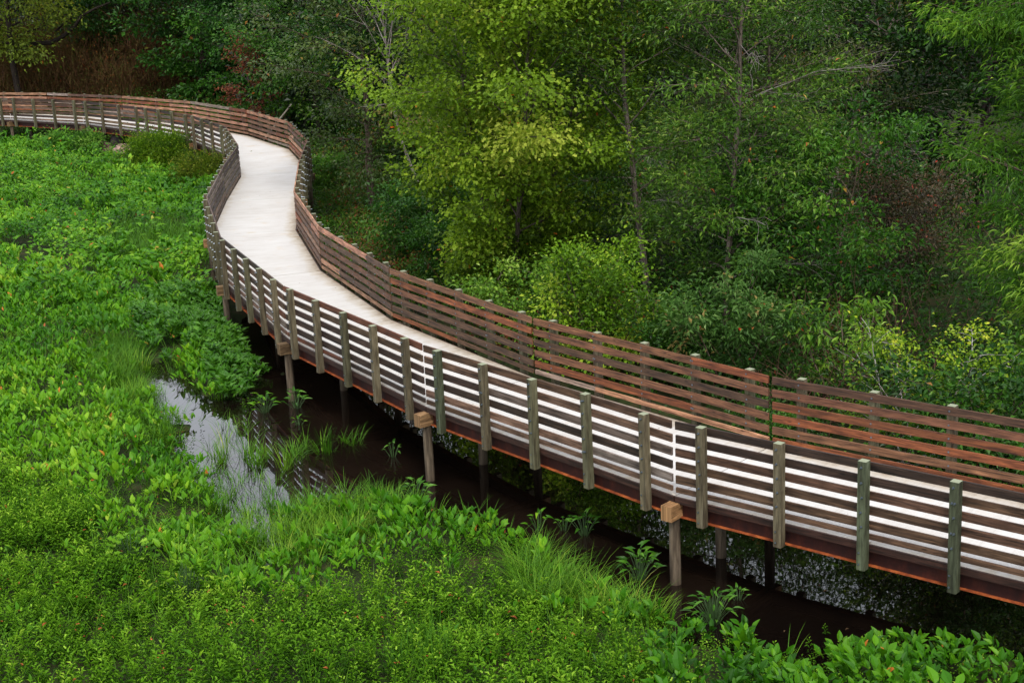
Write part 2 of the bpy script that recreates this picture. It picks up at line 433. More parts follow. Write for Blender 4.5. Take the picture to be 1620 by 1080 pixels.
def rdir(n, up=0.0, r=None):
    r = r or rng
    d = r.normal(size=(n, 3)); d = norm(d); d[:, 2] += up
    return norm(d)


# ------------------------------------------------------------------ boardwalk plan (measured): near rail line J, far rail line Fr
J = [(14.08, 15.25), (8.02, 19.12), (2.64, 23.91), (-1.86, 29.68), (-5.60, 35.96), (-8.38, 42.96), (-10.18, 50.51), (-10.90, 57.75), (-11.40, 64.37),
     (-13.17, 71.56), (-16.08, 77.93), (-19.81, 83.28), (-24.76, 89.09), (-30.48, 93.54), (-36.9, 97.1), (-43.6, 99.9)][:-1]
Fr = [(15.66, 17.77), (9.95, 21.62), (4.70, 26.22), (.45, 31.50), (-3.06, 37.38), (-5.61, 43.90), (-7.25, 50.88), (-7.98, 57.95), (-8.49, 64.94),
      (-10.38, 72.75), (-13.40, 79.16), (-17.64, 85.66), (-22.88, 91.19), (-28.8, 96.0), (-35.55, 99.75), (-42.6, 102.7)][:-1]
J = np.array(J); Fr = np.array(Fr); NS = len(J) - 1
MID = (J + Fr) / 2


def walk_dist(x, y):
    """signed distance from the boardwalk's centre line, positive on the forest side"""
    best = np.full(np.shape(x), 1e9); sg = np.ones(np.shape(x))
    for i in range(NS):
        a = MID[i]; b_ = MID[i + 1]; ab = b_ - a
        t = ((x - a[0]) * ab[0] + (y - a[1]) * ab[1]) / (ab @ ab)
        lo = 0 if i else -9; hi = 1 if i < NS - 1 else 9
        t = np.clip(t, lo, hi)
        dx = x - a[0] - t * ab[0]; dy = y - a[1] - t * ab[1]; d = np.hypot(dx, dy)
        s = np.sign(ab[1] * dx - ab[0] * dy)   # right of the travel direction J0->J1 (which heads away): forest side
        m_ = d < best
        best = np.where(m_, d, best); sg = np.where(m_, s, sg)
    return best * sg


# open water: outline in world metres (channel on the marsh side, then along under the deck)
CH = [on_z(x, y, .30)[:2] for x, y in ((228, 562), (242, 600), (236, 640), (262, 690), (296, 730), (322, 775), (338, 812), (372, 846), (410, 880), (452, 905))]
CH += [on_z(x, y, .30)[:2] for x, y in ((440, 893), (415, 850), (425, 800), (490, 780), (570, 772))]
CH += [on_z(x, y, .58)[:2] for x, y in ((640, 768), (700, 778), (770, 796), (838, 842), (900, 880), (1000, 918), (1080, 955), (1180, 962),
       (1232, 1000), (1282, 1035), (1340, 998), (1420, 968), (1500, 978), (1580, 965), (1640, 990), (1760, 1000))]
CH += [np.array(p) for p in ((12.5, 17.0), (18, 12.5), (22.5, 17.0), (17.2, 20.8), (12, 24.6), (6.7, 29.3), (2.6, 33.9), (-.7, 38.8), (-3.3, 43.9), (-5.2, 49.0), (-8.6, 50.5))]
CH += [on_z(x, y, .12)[:2] for x, y in ((372, 520), (405, 575), (402, 610), (360, 628), (318, 618), (292, 590), (262, 566))]
CH = np.array(CH)


def channel_sd(x, y):
    near_pool = sstep(-2.0, -4.5, x) * sstep(42, 36, y)      # the shallow pool is broken up by growth
    return poly_sd(x, y, CH) + (fbm(x, y, 1.6, 40) - .5) * .9 + near_pool * sstep(.56, .72, fbm(x, y, 1.1, 140)) * 1.0


def ground_h(x, y):
    d = walk_dist(x, y)
    h = .07 + .10 * (fbm(x, y, 3.0, 11) - .4)
    far = sstep(1.8, 14, d) * 1.1 + sstep(10, 60, d) * 2.2
    h = h + far + far * .25 * (fbm(x, y, 5, 21) - .5)
    h = h - .45 * sstep(.35, -.6, channel_sd(x, y))
    return h


# terrain sheet, fine near the scene, coarse out to the horizon
xs = np.concatenate([np.linspace(-1500, -75, 14), np.linspace(-72, -20, 80), np.arange(-19.6, 16, .28), np.linspace(16.5, 60, 60), np.linspace(65, 1500, 14)])
ys = np.concatenate([np.linspace(-1500, -10, 12), np.linspace(-6, 16, 30), np.arange(16.3, 48, .28), np.linspace(48.5, 130, 150), np.linspace(136, 2500, 16)])
X, Y = np.meshgrid(xs, ys)
Z = ground_h(X.ravel(), Y.ravel())
nx, ny = len(xs), len(ys)
idx = np.arange(nx * ny).reshape(ny, nx)
fq = np.stack([idx[:-1, :-1], idx[:-1, 1:], idx[1:, 1:], idx[1:, :-1]], -1).reshape(-1, 4)
o = link('ground', np_mesh('ground', np.stack([X.ravel(), Y.ravel(), Z], 1), fq, smooth=True), M['soil']); tag(o, 'dark wet soil under the marsh plants and the forest', 'ground', kind='structure')
# water sheet
wv = [(-16, 12, 0), (26, 12, 0), (26, 62, 0), (-16, 62, 0)]
o = link('water', np_mesh('water', np.array(wv, float), np.array([[0, 1, 2, 3]])), M['water']); tag(o, 'still brown water of the marsh channel under the boardwalk', 'water', kind='structure')

# ------------------------------------------------------------------ boardwalk
UP = np.array([0, 0, 1.])


def v3(p, z): return np.array([p[0], p[1], z])


walk = tag(empty('boardwalk', (*MID[3], 0)), 'long curving boardwalk with pale concrete deck on rusty steel beams and round timber piles', 'boardwalk')
wl = np.array([*MID[3], 0.])


def put(mb, name, mat, parent, base, color=None, smooth=False):
    mb.v = [tuple(np.array(p) - base) for p in mb.v]
    return link(name, mb.mesh(name, smooth), mat, parent, color)


along = 0.0
for i in range(NS):
    a, b2, c2, d2 = J[i], J[i + 1], Fr[i + 1], Fr[i]
    t = norm((b2 - a)[None])[0]; g = .012
    tf = norm((c2 - d2)[None])[0]
    a_, b_, c_, d_ = a + t * g, b2 - t * g, c2 - tf * g, d2 + tf * g
    ln = float(np.linalg.norm(MID[i + 1] - MID[i]))
    z1, z0 = DECK_Z, DECK_Z - .085
    n_out = np.array([-t[1], t[0]]); n_out = n_out if n_out @ (a - d2) > 0 else -n_out
    nf_out = np.array([-tf[1], tf[0]]); nf_out = nf_out if nf_out @ (d2 - a) > 0 else -nf_out
    rim = (a_ - n_out * .042, b_ - n_out * .042, c_ - nf_out * .042, d_ - nf_out * .042)
    vs = [v3(p, z1) for p in rim] + [v3(p, z0) for p in rim]
    fs = [(0, 3, 2, 1), (4, 5, 6, 7), (0, 1, 5, 4), (1, 2, 6, 5), (2, 3, 7, 6), (3, 0, 4, 7)]
    uvq = {0: (0, along), 1: (0, along + ln), 2: (1, along + ln), 3: (1, along), 4: (0, along), 5: (0, along + ln), 6: (1, along + ln), 7: (1, along)}
    uvs = [uvq[k] for f_ in fs for k in f_]
    me = np_mesh('deck_panel', np.array(vs) - wl, np.array(fs), uv=np.array(uvs)); link('deck_panel', me, M['deck'], walk)
    along += ln
    # timber edge boards under the slab's rim and the three steel beams
    for (p, q, no, tt) in ((a_, b_, n_out, t), (d_, c_, nf_out, tf)):
        mb = MB(); mb.bar(v3(p - no * .021, DECK_Z - .062), v3(q - no * .021, DECK_Z - .062), (*no, 0), UP, .038, .112)
        put(mb, 'edge_board', M['board'], walk, wl, (.036, .015, .010))
    for w_ in (0, .5, 1):
        p = a_ * (1 - w_) + d_ * w_; q = b_ * (1 - w_) + c_ * w_
        no = n_out if w_ == 0 else (nf_out if w_ == 1 else n_out)
        if w_ != .5: p = p - no * .10; q = q - no * .10
        mb = MB(); s3 = (*no, 0)
        zt = DECK_Z - .121 if w_ != .5 else DECK_Z - .088
        mb.bar(v3(p, zt - .008), v3(q, zt - .008), s3, UP, .165, .014)
        mb.bar(v3(p, zt - .130), v3(q, zt - .130), s3, UP, .012, .228)
        beam = put(mb, 'steel_beam', M['rust'], walk, wl)
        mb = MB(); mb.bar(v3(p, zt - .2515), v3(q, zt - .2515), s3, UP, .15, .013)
        put(mb, 'beam_flange', M['rust_lit'], beam, wl)

for i in range(1, NS):
    ax = norm((Fr[i] - J[i])[None])[0]
    tt = np.array([-ax[1], ax[0]])
    wdt = np.linalg.norm(Fr[i] - J[i])
    mb = MB(); zc = DECK_Z - .10 - .145
    mb.bar(v3(J[i] - ax * .24, zc), v3(Fr[i] + ax * .24, zc), (*tt, 0), UP, .215, .27)
    cc = [(.27, .165, .08), (.14, .095, .05), (.19, .125, .06), (.30, .17, .075)][(i + 1) % 4]
    put(mb, 'cap_beam', M['cap'], walk, wl, cc)
    for w_ in (.0, 1.42, wdt - .02):
        p = J[i] + ax * w_
        zb = min(float(ground_h(np.array([p[0]]), np.array([p[1]]))[0]), 0) - .25
        mb = MB(); mb.tube([v3(p, zb), v3(p, .9), v3(p, zc - .146)], [.1, .098, .095], 14)
        put(mb, 'pile', M['post'], walk, wl, (.105, .082, .056), smooth=False)

# ------------------------------------------------------------------ railings


def hexrod(mb, p, d, r, L, k=6):
    mb.tube([p, p + np.array(d) * L], [r, r], k)


def tint_board(i, far, k):
    """weathering of one board, plus painted shade on the near railing: (linear base colour)"""
    palette = {'red': (.18, .056, .020), 'dark': (.085, .046, .025), 'tan': (.34, .175, .10), 'grey': (.27, .20, .155), 'brown': (.145, .066, .032)}
    old = sstep(2, 8, i + .0)           # the far end is bleached, the near end stained and dark
    if far: w = [.34 - .12 * old, .24 - .16 * old, .01 + .36 * old, .01 + .15 * old, .40]
    else:
        palette.update(dark=(.045, .026, .019), brown=(.085, .046, .027), red=(.11, .040, .022), tan=(.15, .09, .058), grey=(.13, .10, .08))  # shade of the near boards' outer faces put into darker palette copies
        w = [.08, .36, .05 + .25 * old, .05 + .3 * old, .46]
    if k == 5: w = [.02, .22, .25, .28, .23]
    if 4 <= i <= 6 and far: w[2] += .5
    w = np.array(w); w = np.clip(w, 0.01, None); w /= w.sum()
    c = np.array(palette[rng.choice(list(palette), p=w)])
    return tuple(c * rng.uniform(.78, 1.25) * (1 + rng.normal(0, .03, 3)))


def railing(Ln, other, far, label):
    root = tag(empty('timber_railing', (*Ln[3], 0)), label, 'railing')
    base = np.array([*Ln[3], 0.])
    for i in range(NS):
        a, b2 = Ln[i], Ln[i + 1]
        ln = float(np.linalg.norm(b2 - a)); t = (b2 - a) / ln
        n = np.array([-t[1], t[0]]); n = n if n @ ((a + b2) / 2 - (other[i] + other[i + 1]) / 2) > 0 else -n
        n3 = np.array([*n, 0]); t3 = np.array([*t, 0])
        # near line = outer board face, far line = inner board face
        fin, fout = (-.038, 0.0) if not far else (0.0, .038)
        gap = .045
        four = not far and i >= 9          # the inner side of the far bend has four posts to a bay
        ss = [ln / 2 + (k - 1.5) * 2.0 * ln / 7.25 for k in range(4)] if four else [ln / 2 + (k - 2) * 1.5 * ln / 7.25 for k in range(5)]
        split_for = {}
        for k in range(6):
            split = None
            if (k + i) % 2 == 0 and k < 5: split = 1 if (i + (k // 2)) % 3 else 3
            if k == 5: split = [2, None, 3][i % 3]
            if far and split is not None and i in (0, 13): split = None
            split_for[k] = split
            hgt = .14 if k < 5 else .09
            zc = RAIL_Z - .08 - .24 * k if k < 5 else RAIL_Z - 1.23
            cuts = [gap + rng.uniform(-.008, .008)] + ([ss[split]] if split is not None else []) + [ln - gap + rng.uniform(-.008, .008)]
            for q in range(len(cuts) - 1):
                s0, s1 = cuts[q] + (.002 if q else 0), cuts[q + 1] - (.002 if q < len(cuts) - 2 else 0)
                mid = (fin + fout) / 2
                dz0, dz1 = rng.normal(0, .0035, 2)
                p = v3(a + t * s0 + n * mid, zc + dz0); e = v3(a + t * s1 + n * mid, zc + dz1)
                mb = MB(); mb.bar(p, e, n3, UP, .038, hgt)
                put(mb, 'rail_board' if k < 5 else 'kick_board', M['board'], root, base, tint_board(i, far, k))
        for k, s in enumerate(ss):
            pc = a + t * s + n * (fout + .0705)
            top = RAIL_Z + rng.normal(.012, .012); bot = RAIL_Z - 1.75 + rng.normal(0, .01)
            lean = rng.normal(0, .006, 2)
            mb = MB(); mb.bar(v3(pc + lean, bot), v3(pc, top), n3, t3, .14, .14)
            col = np.array([.098, .094, .054]) if rng.random() < .65 else np.array([.115, .098, .060])
            if i < 3 and rng.random() < .4: col = np.array([.072, .086, .050])
            post = put(mb, 'post', M['post'], root, base, tuple(col * rng.uniform(.8, 1.2)))
            bb = MB()
            for kk in range(5):
                zc = RAIL_Z - .08 - .24 * kk
                offs = (-.022, .022) if split_for[kk] == k else (rng.uniform(-.012, .012),)
                for of in offs:
                    cpt = v3(a + t * (s + of * 1.0), zc + rng.uniform(-.008, .008))
                    po = cpt + n3 * (fout + .141); pi = cpt + n3 * fin
                    hexrod(bb, po, n3, .021, .006); hexrod(bb, po, n3, .016, .018); hexrod(bb, po, n3, .0085, .045)
                    hexrod(bb, pi, -n3, .017, .009, 8)
            for zz in (RAIL_Z - 1.475, RAIL_Z - 1.665):
                cpt = v3(a + t * (s + (.03 if zz < RAIL_Z - 1.5 else .03)), zz) + n3 * (fout + .141)
                hexrod(bb, cpt, n3, .016, .010, 8)
            put(bb, 'bolt', M['zinc'], post, base)
    return root


railing(J, Fr, False, 'timber plank railing with exposed bolts on the marsh edge of the boardwalk')
railing(Fr, J, True, 'reddish brown timber plank railing on the forest edge of the boardwalk')

# ------------------------------------------------------------------ marsh cover
ZONES = {
    'weed': [(-60, 730), (100, 800), (230, 868), (330, 915), (430, 935), (540, 940), (690, 925), (800, 940), (930, 990), (1010, 1000), (1050, 1060), (1080, 1300), (-400, 1300), (-400, 740)],
    'grass1': [(330, 830), (390, 890), (480, 880), (560, 845), (650, 800), (650, 745), (545, 735), (470, 745), (410, 775), (345, 775)],
    'grass2': [(800, 880), (850, 950), (950, 985), (1060, 975), (1075, 950), (1030, 905), (940, 870), (850, 865)],
    'grass3': [(150, 372), (140, 410), (230, 412), (300, 402), (335, 385), (320, 362), (230, 360)],
    'grass4': [(130, 560), (180, 660), (250, 690), (285, 650), (230, 600), (230, 550), (180, 530)],
    'arum': [(285, 505), (300, 560), (345, 630), (420, 610), (425, 560), (400, 500), (352, 455), (320, 470)],
    'big': [(1040, 985), (1060, 1300), (1900, 1300), (1900, 960), (1640, 985), (1500, 975), (1400, 970), (1330, 1000), (1270, 1050), (1220, 1000), (1180, 965), (1090, 965)],
}
ZP = {k: np.array([on_z(x, y, .3)[:2] for x, y in v]) for k, v in ZONES.items()}


def zone(x, y, k, soft=.8, seed=3):
    sd = poly_sd(x, y, ZP[k]) + (fbm(x, y, 2.2, seed) - .5) * 2.4
    return sstep(soft, -soft, sd)


def scatter(n, x0, x1, y0, y1, water=.04, dmin=-1.5):
    x = rng.uniform(x0, x1, n); y = rng.uniform(y0, y1, n)
    # keep what a camera a few steps to either side could see
    rk = on_z(175, 246, .1)
    ok = (((x - rk[0]) / 2.6) ** 2 + ((y - rk[1] + 1.2) / 2.6) ** 2 > 1) & (np.abs(x) < (y * .40 + 5)) & (walk_dist(x, y) < dmin) & (channel_sd(x, y) > water - rng.exponential(.14, n))
    return x[ok], y[ok]


def ylift(x, y):
    return (.32 + 1.35 * fbm(x, y, 1.7, 60)) * (.55 + .45 * sstep(0, 1.6, channel_sd(x, y)))


def lance_plants(x, y, Lm, hgt, per, T, tint_shift=0.0, wr=.42, upright=1.55):
    keep = fbm(x, y, .9, 131) + rng.normal(0, .06, len(x)) > .36      # small bare gaps between clumps
    x, y = x[keep], y[keep]
    n = len(x); z = ground_h(x, y); hm = hgt * ylift(x, y)
    x = np.repeat(x, per); y = np.repeat(y, per); z = np.repeat(z, per); hm = np.repeat(hm, per); n = len(x)
    az = rng.uniform(0, 2 * math.pi, n); rr = rng.uniform(.02, .17, n)
    org = np.stack([x + np.cos(az) * rr, y + np.sin(az) * rr, np.maximum(z, -.05) + hm * rng.uniform(.45, 1.0, n)], 1)
    tilt = rng.normal(0, .55, (n, 2))
    Yd = norm(np.stack([np.cos(az) * .55 + tilt[:, 0] - .15, np.sin(az) * .55 + tilt[:, 1] + .1, np.full(n, upright)], 1))
    nr = norm(np.stack([np.cos(az) * -.4, np.sin(az) * -.4 - .45, np.ones(n) * .8], 1) + rng.normal(0, .25, (n, 3)))
    Ln = Lm * rng.uniform(.7, 1.3, n)
    tone = fbm(x, y, 2.6, 70) + rng.normal(0, .16, n)
    tint = np.clip(.0 + .86 * tone + tint_shift, 0, .92)
    odd = rng.random(n); tint = np.where(odd > .992, rng.uniform(.94, 1, n), tint)
    return leaves(T, org, Yd, nr, Ln, Ln * wr * rng.uniform(.8, 1.2, n), tint)


def herb(x, y, hgt, per, Lm, wr, T=TS, shift=0.0, spread=.10):
    z = ground_h(x, y); hm = hgt * ylift(x, y)
    n0 = len(x)
    lean = rng.normal(0, .28, (n0, 2))
    u = (np.arange(per) + .5) / per
    ang = rng.uniform(0, 6.28, n0)[:, None] + np.arange(per)[None] * 2.4
    U = np.broadcast_to(.15 + .85 * u, (n0, per))
    px = x[:, None] + lean[:, :1] * U * hm[:, None] + np.cos(ang) * .012
    py = y[:, None] + lean[:, 1:] * U * hm[:, None] + np.sin(ang) * .012
    pz = np.maximum(z, -.02)[:, None] + U * hm[:, None]
    n = n0 * per
    org = np.stack([px, py, pz], -1).reshape(-1, 3)
    an = ang.ravel(); up = (.1 + .8 * U ** 2).ravel()
    Yd = norm(np.stack([np.cos(an), np.sin(an), up], 1) + rng.normal(0, .2, (n, 3)))
    nr = norm(np.stack([-np.cos(an) * .4, -np.sin(an) * .4, np.ones(n)], 1) + rng.normal(0, .2, (n, 3)))
    Ln = Lm * (1.15 - .45 * U.ravel()) * rng.uniform(.7, 1.3, n)
    tone = np.repeat(fbm(x, y, 1.8, 80) + rng.normal(0, .13, n0), per)
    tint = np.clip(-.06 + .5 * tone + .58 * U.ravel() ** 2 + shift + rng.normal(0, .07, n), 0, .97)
    tint = np.where(rng.random(n) > .9965, 1.0, tint)
    return leaves(T, org, Yd, nr, Ln, Ln * wr, tint)


def blades(x, y, hgt, per, w=.012, spread=.06, shift=0.0, T=None, leanv=.35):
    z = np.maximum(ground_h(x, y), -.05)
    rep = lambda q: np.repeat(q, per)
    hm = rep(hgt * (.7 + .6 * fbm(x, y, 1.2, 90)))
    tone = rep(fbm(x, y, 1.4, 95) + rng.normal(0, .12, len(x)))
    x = rep(x); y = rep(y); z = rep(z); n = len(x)
    an = rng.uniform(0, 6.28, n); r = rng.uniform(0, 1, n) ** .7 * spread
    org = np.stack([x + np.cos(an) * r, y + np.sin(an) * r, z - .02], 1)
    ln = np.abs(rng.normal(0, leanv, n))
    Yd = norm(np.stack([np.cos(an) * ln, np.sin(an) * ln, np.ones(n)], 1))
    nr = norm(np.stack([-np.cos(an), -np.sin(an), ln + .05], 1) * -1 + 0 * Yd)
    nr = norm(np.stack([np.cos(an + 3.14159), np.sin(an + 3.14159), ln * 1.0], 1))
    return leaves(T or TB, org, Yd, nr, hm * rng.uniform(.55, 1.2, n), w * rng.uniform(.7, 1.4, n), np.clip(.1 + .65 * tone + shift + rng.normal(0, .1, n), 0, 1))


# foreground and middle marsh (to ~48 m)
x, y = scatter(30000, -24, 16, 15, 48)
ww, wb, wa = zone(x, y, 'weed'), zone(x, y, 'big', .4), zone(x, y, 'arum', .4)
wg = np.maximum.reduce([zone(x, y, 'grass1', .5), zone(x, y, 'grass2', .6), zone(x, y, 'grass3', .6), zone(x, y, 'grass4', .6) * .8])
r_ = rng.random(len(x))
weed_m = (ww > .5)
mixn = fbm(x, y, 2.4, 123) + .25 * (rng.random(len(x)) - .5)
pick = ~weed_m & (mixn > .37) & (wb < .5) & (wa < .5) & ((wg < .5) | (r_ < .22))
foliage('pickerel_cover', [lance_plants(x[pick], y[pick], .155, .50, 7, TL),
                           lance_plants(x[pick & (r_ < .12)], y[pick & (r_ < .12)], .20, .62, 4, TL, .08, .5),
                           lance_plants(x[weed_m & (r_ < .05)], y[weed_m & (r_ < .05)], .13, .45, 4, TL)], M['marsh']); o = bpy.context.scene.collection.objects[-1]
tag(o, 'dense low cover of upright oval green leaves over the marsh beside the channel', 'marsh plants', kind='stuff')
big = wb > .5
o = foliage('broad_leaf_cover', [lance_plants(x[big & (r_ < .7)], y[big & (r_ < .7)], .165, .58, 8, TL, -.04, .46, 1.1), lance_plants(x[big & (r_ > .93)], y[big & (r_ > .93)], .25, .66, 4, TL, .05, .5, 1.0)], M['marsh'])
tag(o, 'patch of large glossy arrow shaped leaves on the bank in front of the boardwalk', 'marsh plants', kind='stuff')
# weeds: denser sampling close to the camera
x2, y2 = scatter(38000, -16, 12, 15, 44)
w2 = zone(x2, y2, 'weed') > .45
g2 = zone(x2, y2, 'grass2') > .5
b2_ = zone(x2, y2, 'big', .4) > .5
thin_ = rng.random(len(x2)) < np.clip(1.25 - (y2 - 18) * .03, .4, 1) * 1.0
wk = w2 & ~g2 & thin_
sel = rng.random(len(x2))
fill = ~w2 & ~b2_ & (sel < np.where(fbm(x2, y2, 2.4, 123) < .42, .7, .08))
pa = fbm(x2, y2, 1.5, 171) + rng.normal(0, .05, len(x2))
broad = wk & (pa > .60); stalk = wk & (pa < .40) & (sel < .5)
fine_ = wk & ~broad & (sel < .72)
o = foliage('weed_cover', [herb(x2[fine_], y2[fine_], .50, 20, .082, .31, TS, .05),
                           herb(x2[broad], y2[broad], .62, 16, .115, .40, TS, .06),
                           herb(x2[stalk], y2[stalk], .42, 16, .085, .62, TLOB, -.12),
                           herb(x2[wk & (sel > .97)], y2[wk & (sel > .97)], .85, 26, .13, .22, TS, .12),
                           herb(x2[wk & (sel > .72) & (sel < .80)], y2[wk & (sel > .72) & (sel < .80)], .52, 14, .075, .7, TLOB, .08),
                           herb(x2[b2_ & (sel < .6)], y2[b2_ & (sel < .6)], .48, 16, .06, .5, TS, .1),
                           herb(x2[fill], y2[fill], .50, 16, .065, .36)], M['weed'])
tag(o, 'tangled fine leaved weeds covering the near bank', 'weeds', kind='stuff')
# grasses
gsp = (wg > .45) & (rng.random(len(x)) < .85)
gx, gy = x[gsp], y[gsp]
wgk = wk & (sel > .80) & (sel < .9)
gg2 = g2 & (rng.random(len(x2)) < .42)
rush = wk & (fbm(x2, y2, 1.6, 181) > .60) & (rng.random(len(x2)) < .5)
o = foliage('grass', [blades(x2[rush], y2[rush], .88, 9, .009, .12, -.16, TBS, .25), blades(gx, gy, .56, 22, .012, .22, .0), blades(x2[wgk], y2[wgk], .62, 10, .009, .10, -.05),
                      blades(x2[gg2], y2[gg2], .72, 15, .010, .18, .16, T_blade(.8), .55),
                      blades(x[pick & (r_ > .70)], y[pick & (r_ > .70)], .64, 9, .012, .12, .04)], M['grass'])
tag(o, 'long grass standing among the marsh plants and along the water', 'grass', kind='stuff')
# arrow-arum mass by the railing and hugging the posts
ax_, ay_ = x[wa > .5], y[wa > .5]
edge = (walk_dist(x, y) > -4.2) & (y > 40) & (rng.random(len(x)) < .55)
o = foliage('arum_cover', [lance_plants(ax_, ay_, .18, .62, 14, TA, -.05, .5, .5), lance_plants(x[edge], y[edge], .19, .7, 11, TA, -.1, .5, .5)], M['arum'])
tag(o, 'dark green arrow shaped leaves massed against the boardwalk posts', 'marsh plants', kind='stuff')
# far marsh
x3, y3 = scatter(34000, -52, -6, 46, 104, dmin=-1.9)
k3 = fbm(x3, y3, 5.0, 33) + (y3 - 75) * .004
r3_ = rng.random(len(x3))
g3 = zone(x3, y3, 'grass3', .6) > .5
low = (k3 < .52) & ~g3
o = foliage('marsh_cover', [lance_plants(x3[low], y3[low], .165, .62, 10, TL, .06, .46),
                            lance_plants(x3[~low & ~g3], y3[~low & ~g3], .15, .95, 11, TL, .02, .55, .5),
                            lance_plants(x3[(r3_ < .10)], y3[r3_ < .10], .24, 1.05, 8, TA, -.02, .55, .4)], M['marsh'])
tag(o, 'broad green carpet of leafy marsh plants stretching to the far bend of the boardwalk', 'marsh plants', kind='stuff')
gsel = g3 | (r3_ < .05)
o = foliage('sedge_cover', [blades(x3[gsel], y3[gsel], .85, 14, .020, .3, -.12)], M['grass'])
tag(o, 'dark grassy patch in the middle of the marsh carpet', 'grass', kind='stuff')

# ------------------------------------------------------------------ single plants in and beside the water


def one_plant(kind, px, py, size, n, label, mat, T=TA, group=None, wr=.45, lk=1.0):
    p = on_z(px, py, 0.0); p[2] = max(0.0, float(ground_h(p[:1], p[1:2])[0]))
    r = np.random.default_rng(int(px * 7 + py))
    az = np.arange(n) * 2.4 + r.uniform(0, 6); rad = size * np.sqrt((np.arange(n) + .6) / n) * .55
    hh = size * (1.0 - .55 * (rad / rad.max()) ** 2) * r.uniform(.6, 1.05, n)
    org = np.stack([np.cos(az) * rad, np.sin(az) * rad, hh], 1)
    Yd = norm(np.stack([np.cos(az), np.sin(az), r.uniform(-.15, .75, n)], 1) + r.normal(0, .2, (n, 3)))
    nr = norm(np.stack([-np.cos(az) * .3, -np.sin(az) * .3 - .25, np.ones(n)], 1) + r.normal(0, .2, (n, 3)))
    L = size * lk * r.uniform(.38, .58, n)
    root = tag(empty(kind, p), label, 'plant', group)
    foliage('leaves', [leaves(T, org, Yd, nr, L, L * wr, r.uniform(.1, .9, n))], mat, root)
    mb = MB()
    for q in range(n):
        b0 = np.array([org[q, 0] * .12, org[q, 1] * .12, -.12])
        mb.tube([b0, (b0 + org[q]) / 2 + [0, 0, hh[q] * .2], org[q]], [.008, .007, .005], 4, False)
    link('stems', mb.mesh('stems', True), M['stem'], root)
    return root


M['litter'] = leaf_mat('dead_leaf', [(0, (.04, .025, .015)), (.5, (.10, .06, .03)), (.8, (.20, .13, .06)), (1, (.10, .17, .03))], rough=.7, trans=.05, spec=.2)
M['stem'] = leaf_mat('plant_stem', [(0, (.05, .10, .03)), (1, (.05, .10, .03))], trans=.05)

for px, py, s, n, lab in (
        (1012, 915, .62, 16, 'dark spreading arrow leaved plant in brown water beside the pile nearest the camera'),
        (924, 846, .50, 11, 'dark arrow leaved plant in the water, larger of a touching pair'),
        (893, 838, .36, 7, 'small sparse arrow leaved plant in the water, touching a larger one'),
        (852, 838, .42, 7, 'pale green arrow leaved plant in the water near the tip of the marsh bank'),
        (420, 652, .55, 13, 'bright floating leafy clump in the brown pool under the boardwalk bend'),
        (470, 645, .50, 9, 'sparse leafy plant at the foot of the pile in the brown pool'),
        (472, 672, .28, 4, 'tiny bright green shoot standing alone in the brown pool'),
        (622, 722, .38, 6, 'small dark plant in the shadowed water beside the grass island'),
        (1168, 948, .30, 7, 'tiny dark plant in the water behind the broad leaved bank'),
        (660, 790, .52, 12, 'upright heart leaved plant at the foot of the pile under the middle cap beam')):
    one_plant('arrow_arum', px, py, s, int(n * 1.7), lab, M['arum'] if n != 4 and px not in (852, 420) else M['marsh'], lk=.62)
one_plant('marsh_herb', 1128, 985, .62, 40, 'dark narrow leaved herb rising above the broad leaves at the water edge', M['arum'], TL, wr=.24, lk=.6)
one_plant('marsh_herb', 210, 905, .75, 46, 'pale green broad lobed herb standing out of the fine weeds', M['weed'], TLOB, wr=.9, lk=.42)
one_plant('marsh_herb', 300, 960, .8, 56, 'bright star shaped leafy herb in the fine weeds below a paler lobed one', M['weed'], TS, wr=.24, lk=.5)


def tuft(px, py, h, n, sp, label, shift=0.0):
    p = on_z(px, py, 0.0); p[2] = max(-.02, float(ground_h(p[:1], p[1:2])[0]))
    r_ = np.random.default_rng(int(px + py)); k_ = 9
    a_ = r_.uniform(0, 6.28, k_); q_ = sp * 1.5 * np.sqrt(r_.random(k_))
    parts_ = [blades(np.array([p[0] + q_[i_] * math.cos(a_[i_])]), np.array([p[1] + q_[i_] * math.sin(a_[i_])]), h * r_.uniform(.45, 1.05), int(n / k_ * r_.uniform(.5, 1.7)) + 2,
                     .013, sp * .38, shift + r_.normal(-.05, .12), T_blade(r_.uniform(.2, .8)), r_.uniform(.15, .5)) for i_ in range(k_)]
    v, f, t = merge(parts_)
    o = link('grass_tuft', np_mesh('grass_tuft', v - p, f, tint=t), M['grass']); o.location = p
    tag(o, label, 'grass tuft', 'grass tufts standing in the channel')


for q in (
        (258, 704, .5, 60, .16, 'thin grass tuft at the left rim of the pale reflecting water'),
        (368, 722, .75, 190, .34, 'dense dark grass tuft in the middle of the pale reflecting water'),
        (440, 728, .70, 200, .42, 'wide grass tuft between the pale reflecting water and the grass island'),
        (492, 716, .62, 150, .32, 'light green grass tuft at the upper tip of the grass island'),
        (345, 800, .55, 110, .30, 'tall grass tuft leaning over the narrow neck of the channel'),
        (418, 815, .55, 130, .34, 'tall grass tuft on the island side of the narrow channel neck'),
        (398, 868, .5, 80, .22, 'grass tuft standing in the last dark puddle of the channel'),
        (560, 700, .5, 60, .2, 'sparse grass tuft at the island end under the boardwalk shadow'),
        (375, 600, .55, 120, .3, 'short grass tuft in front of the dark arrow leaved mass')):
    tuft(*q)


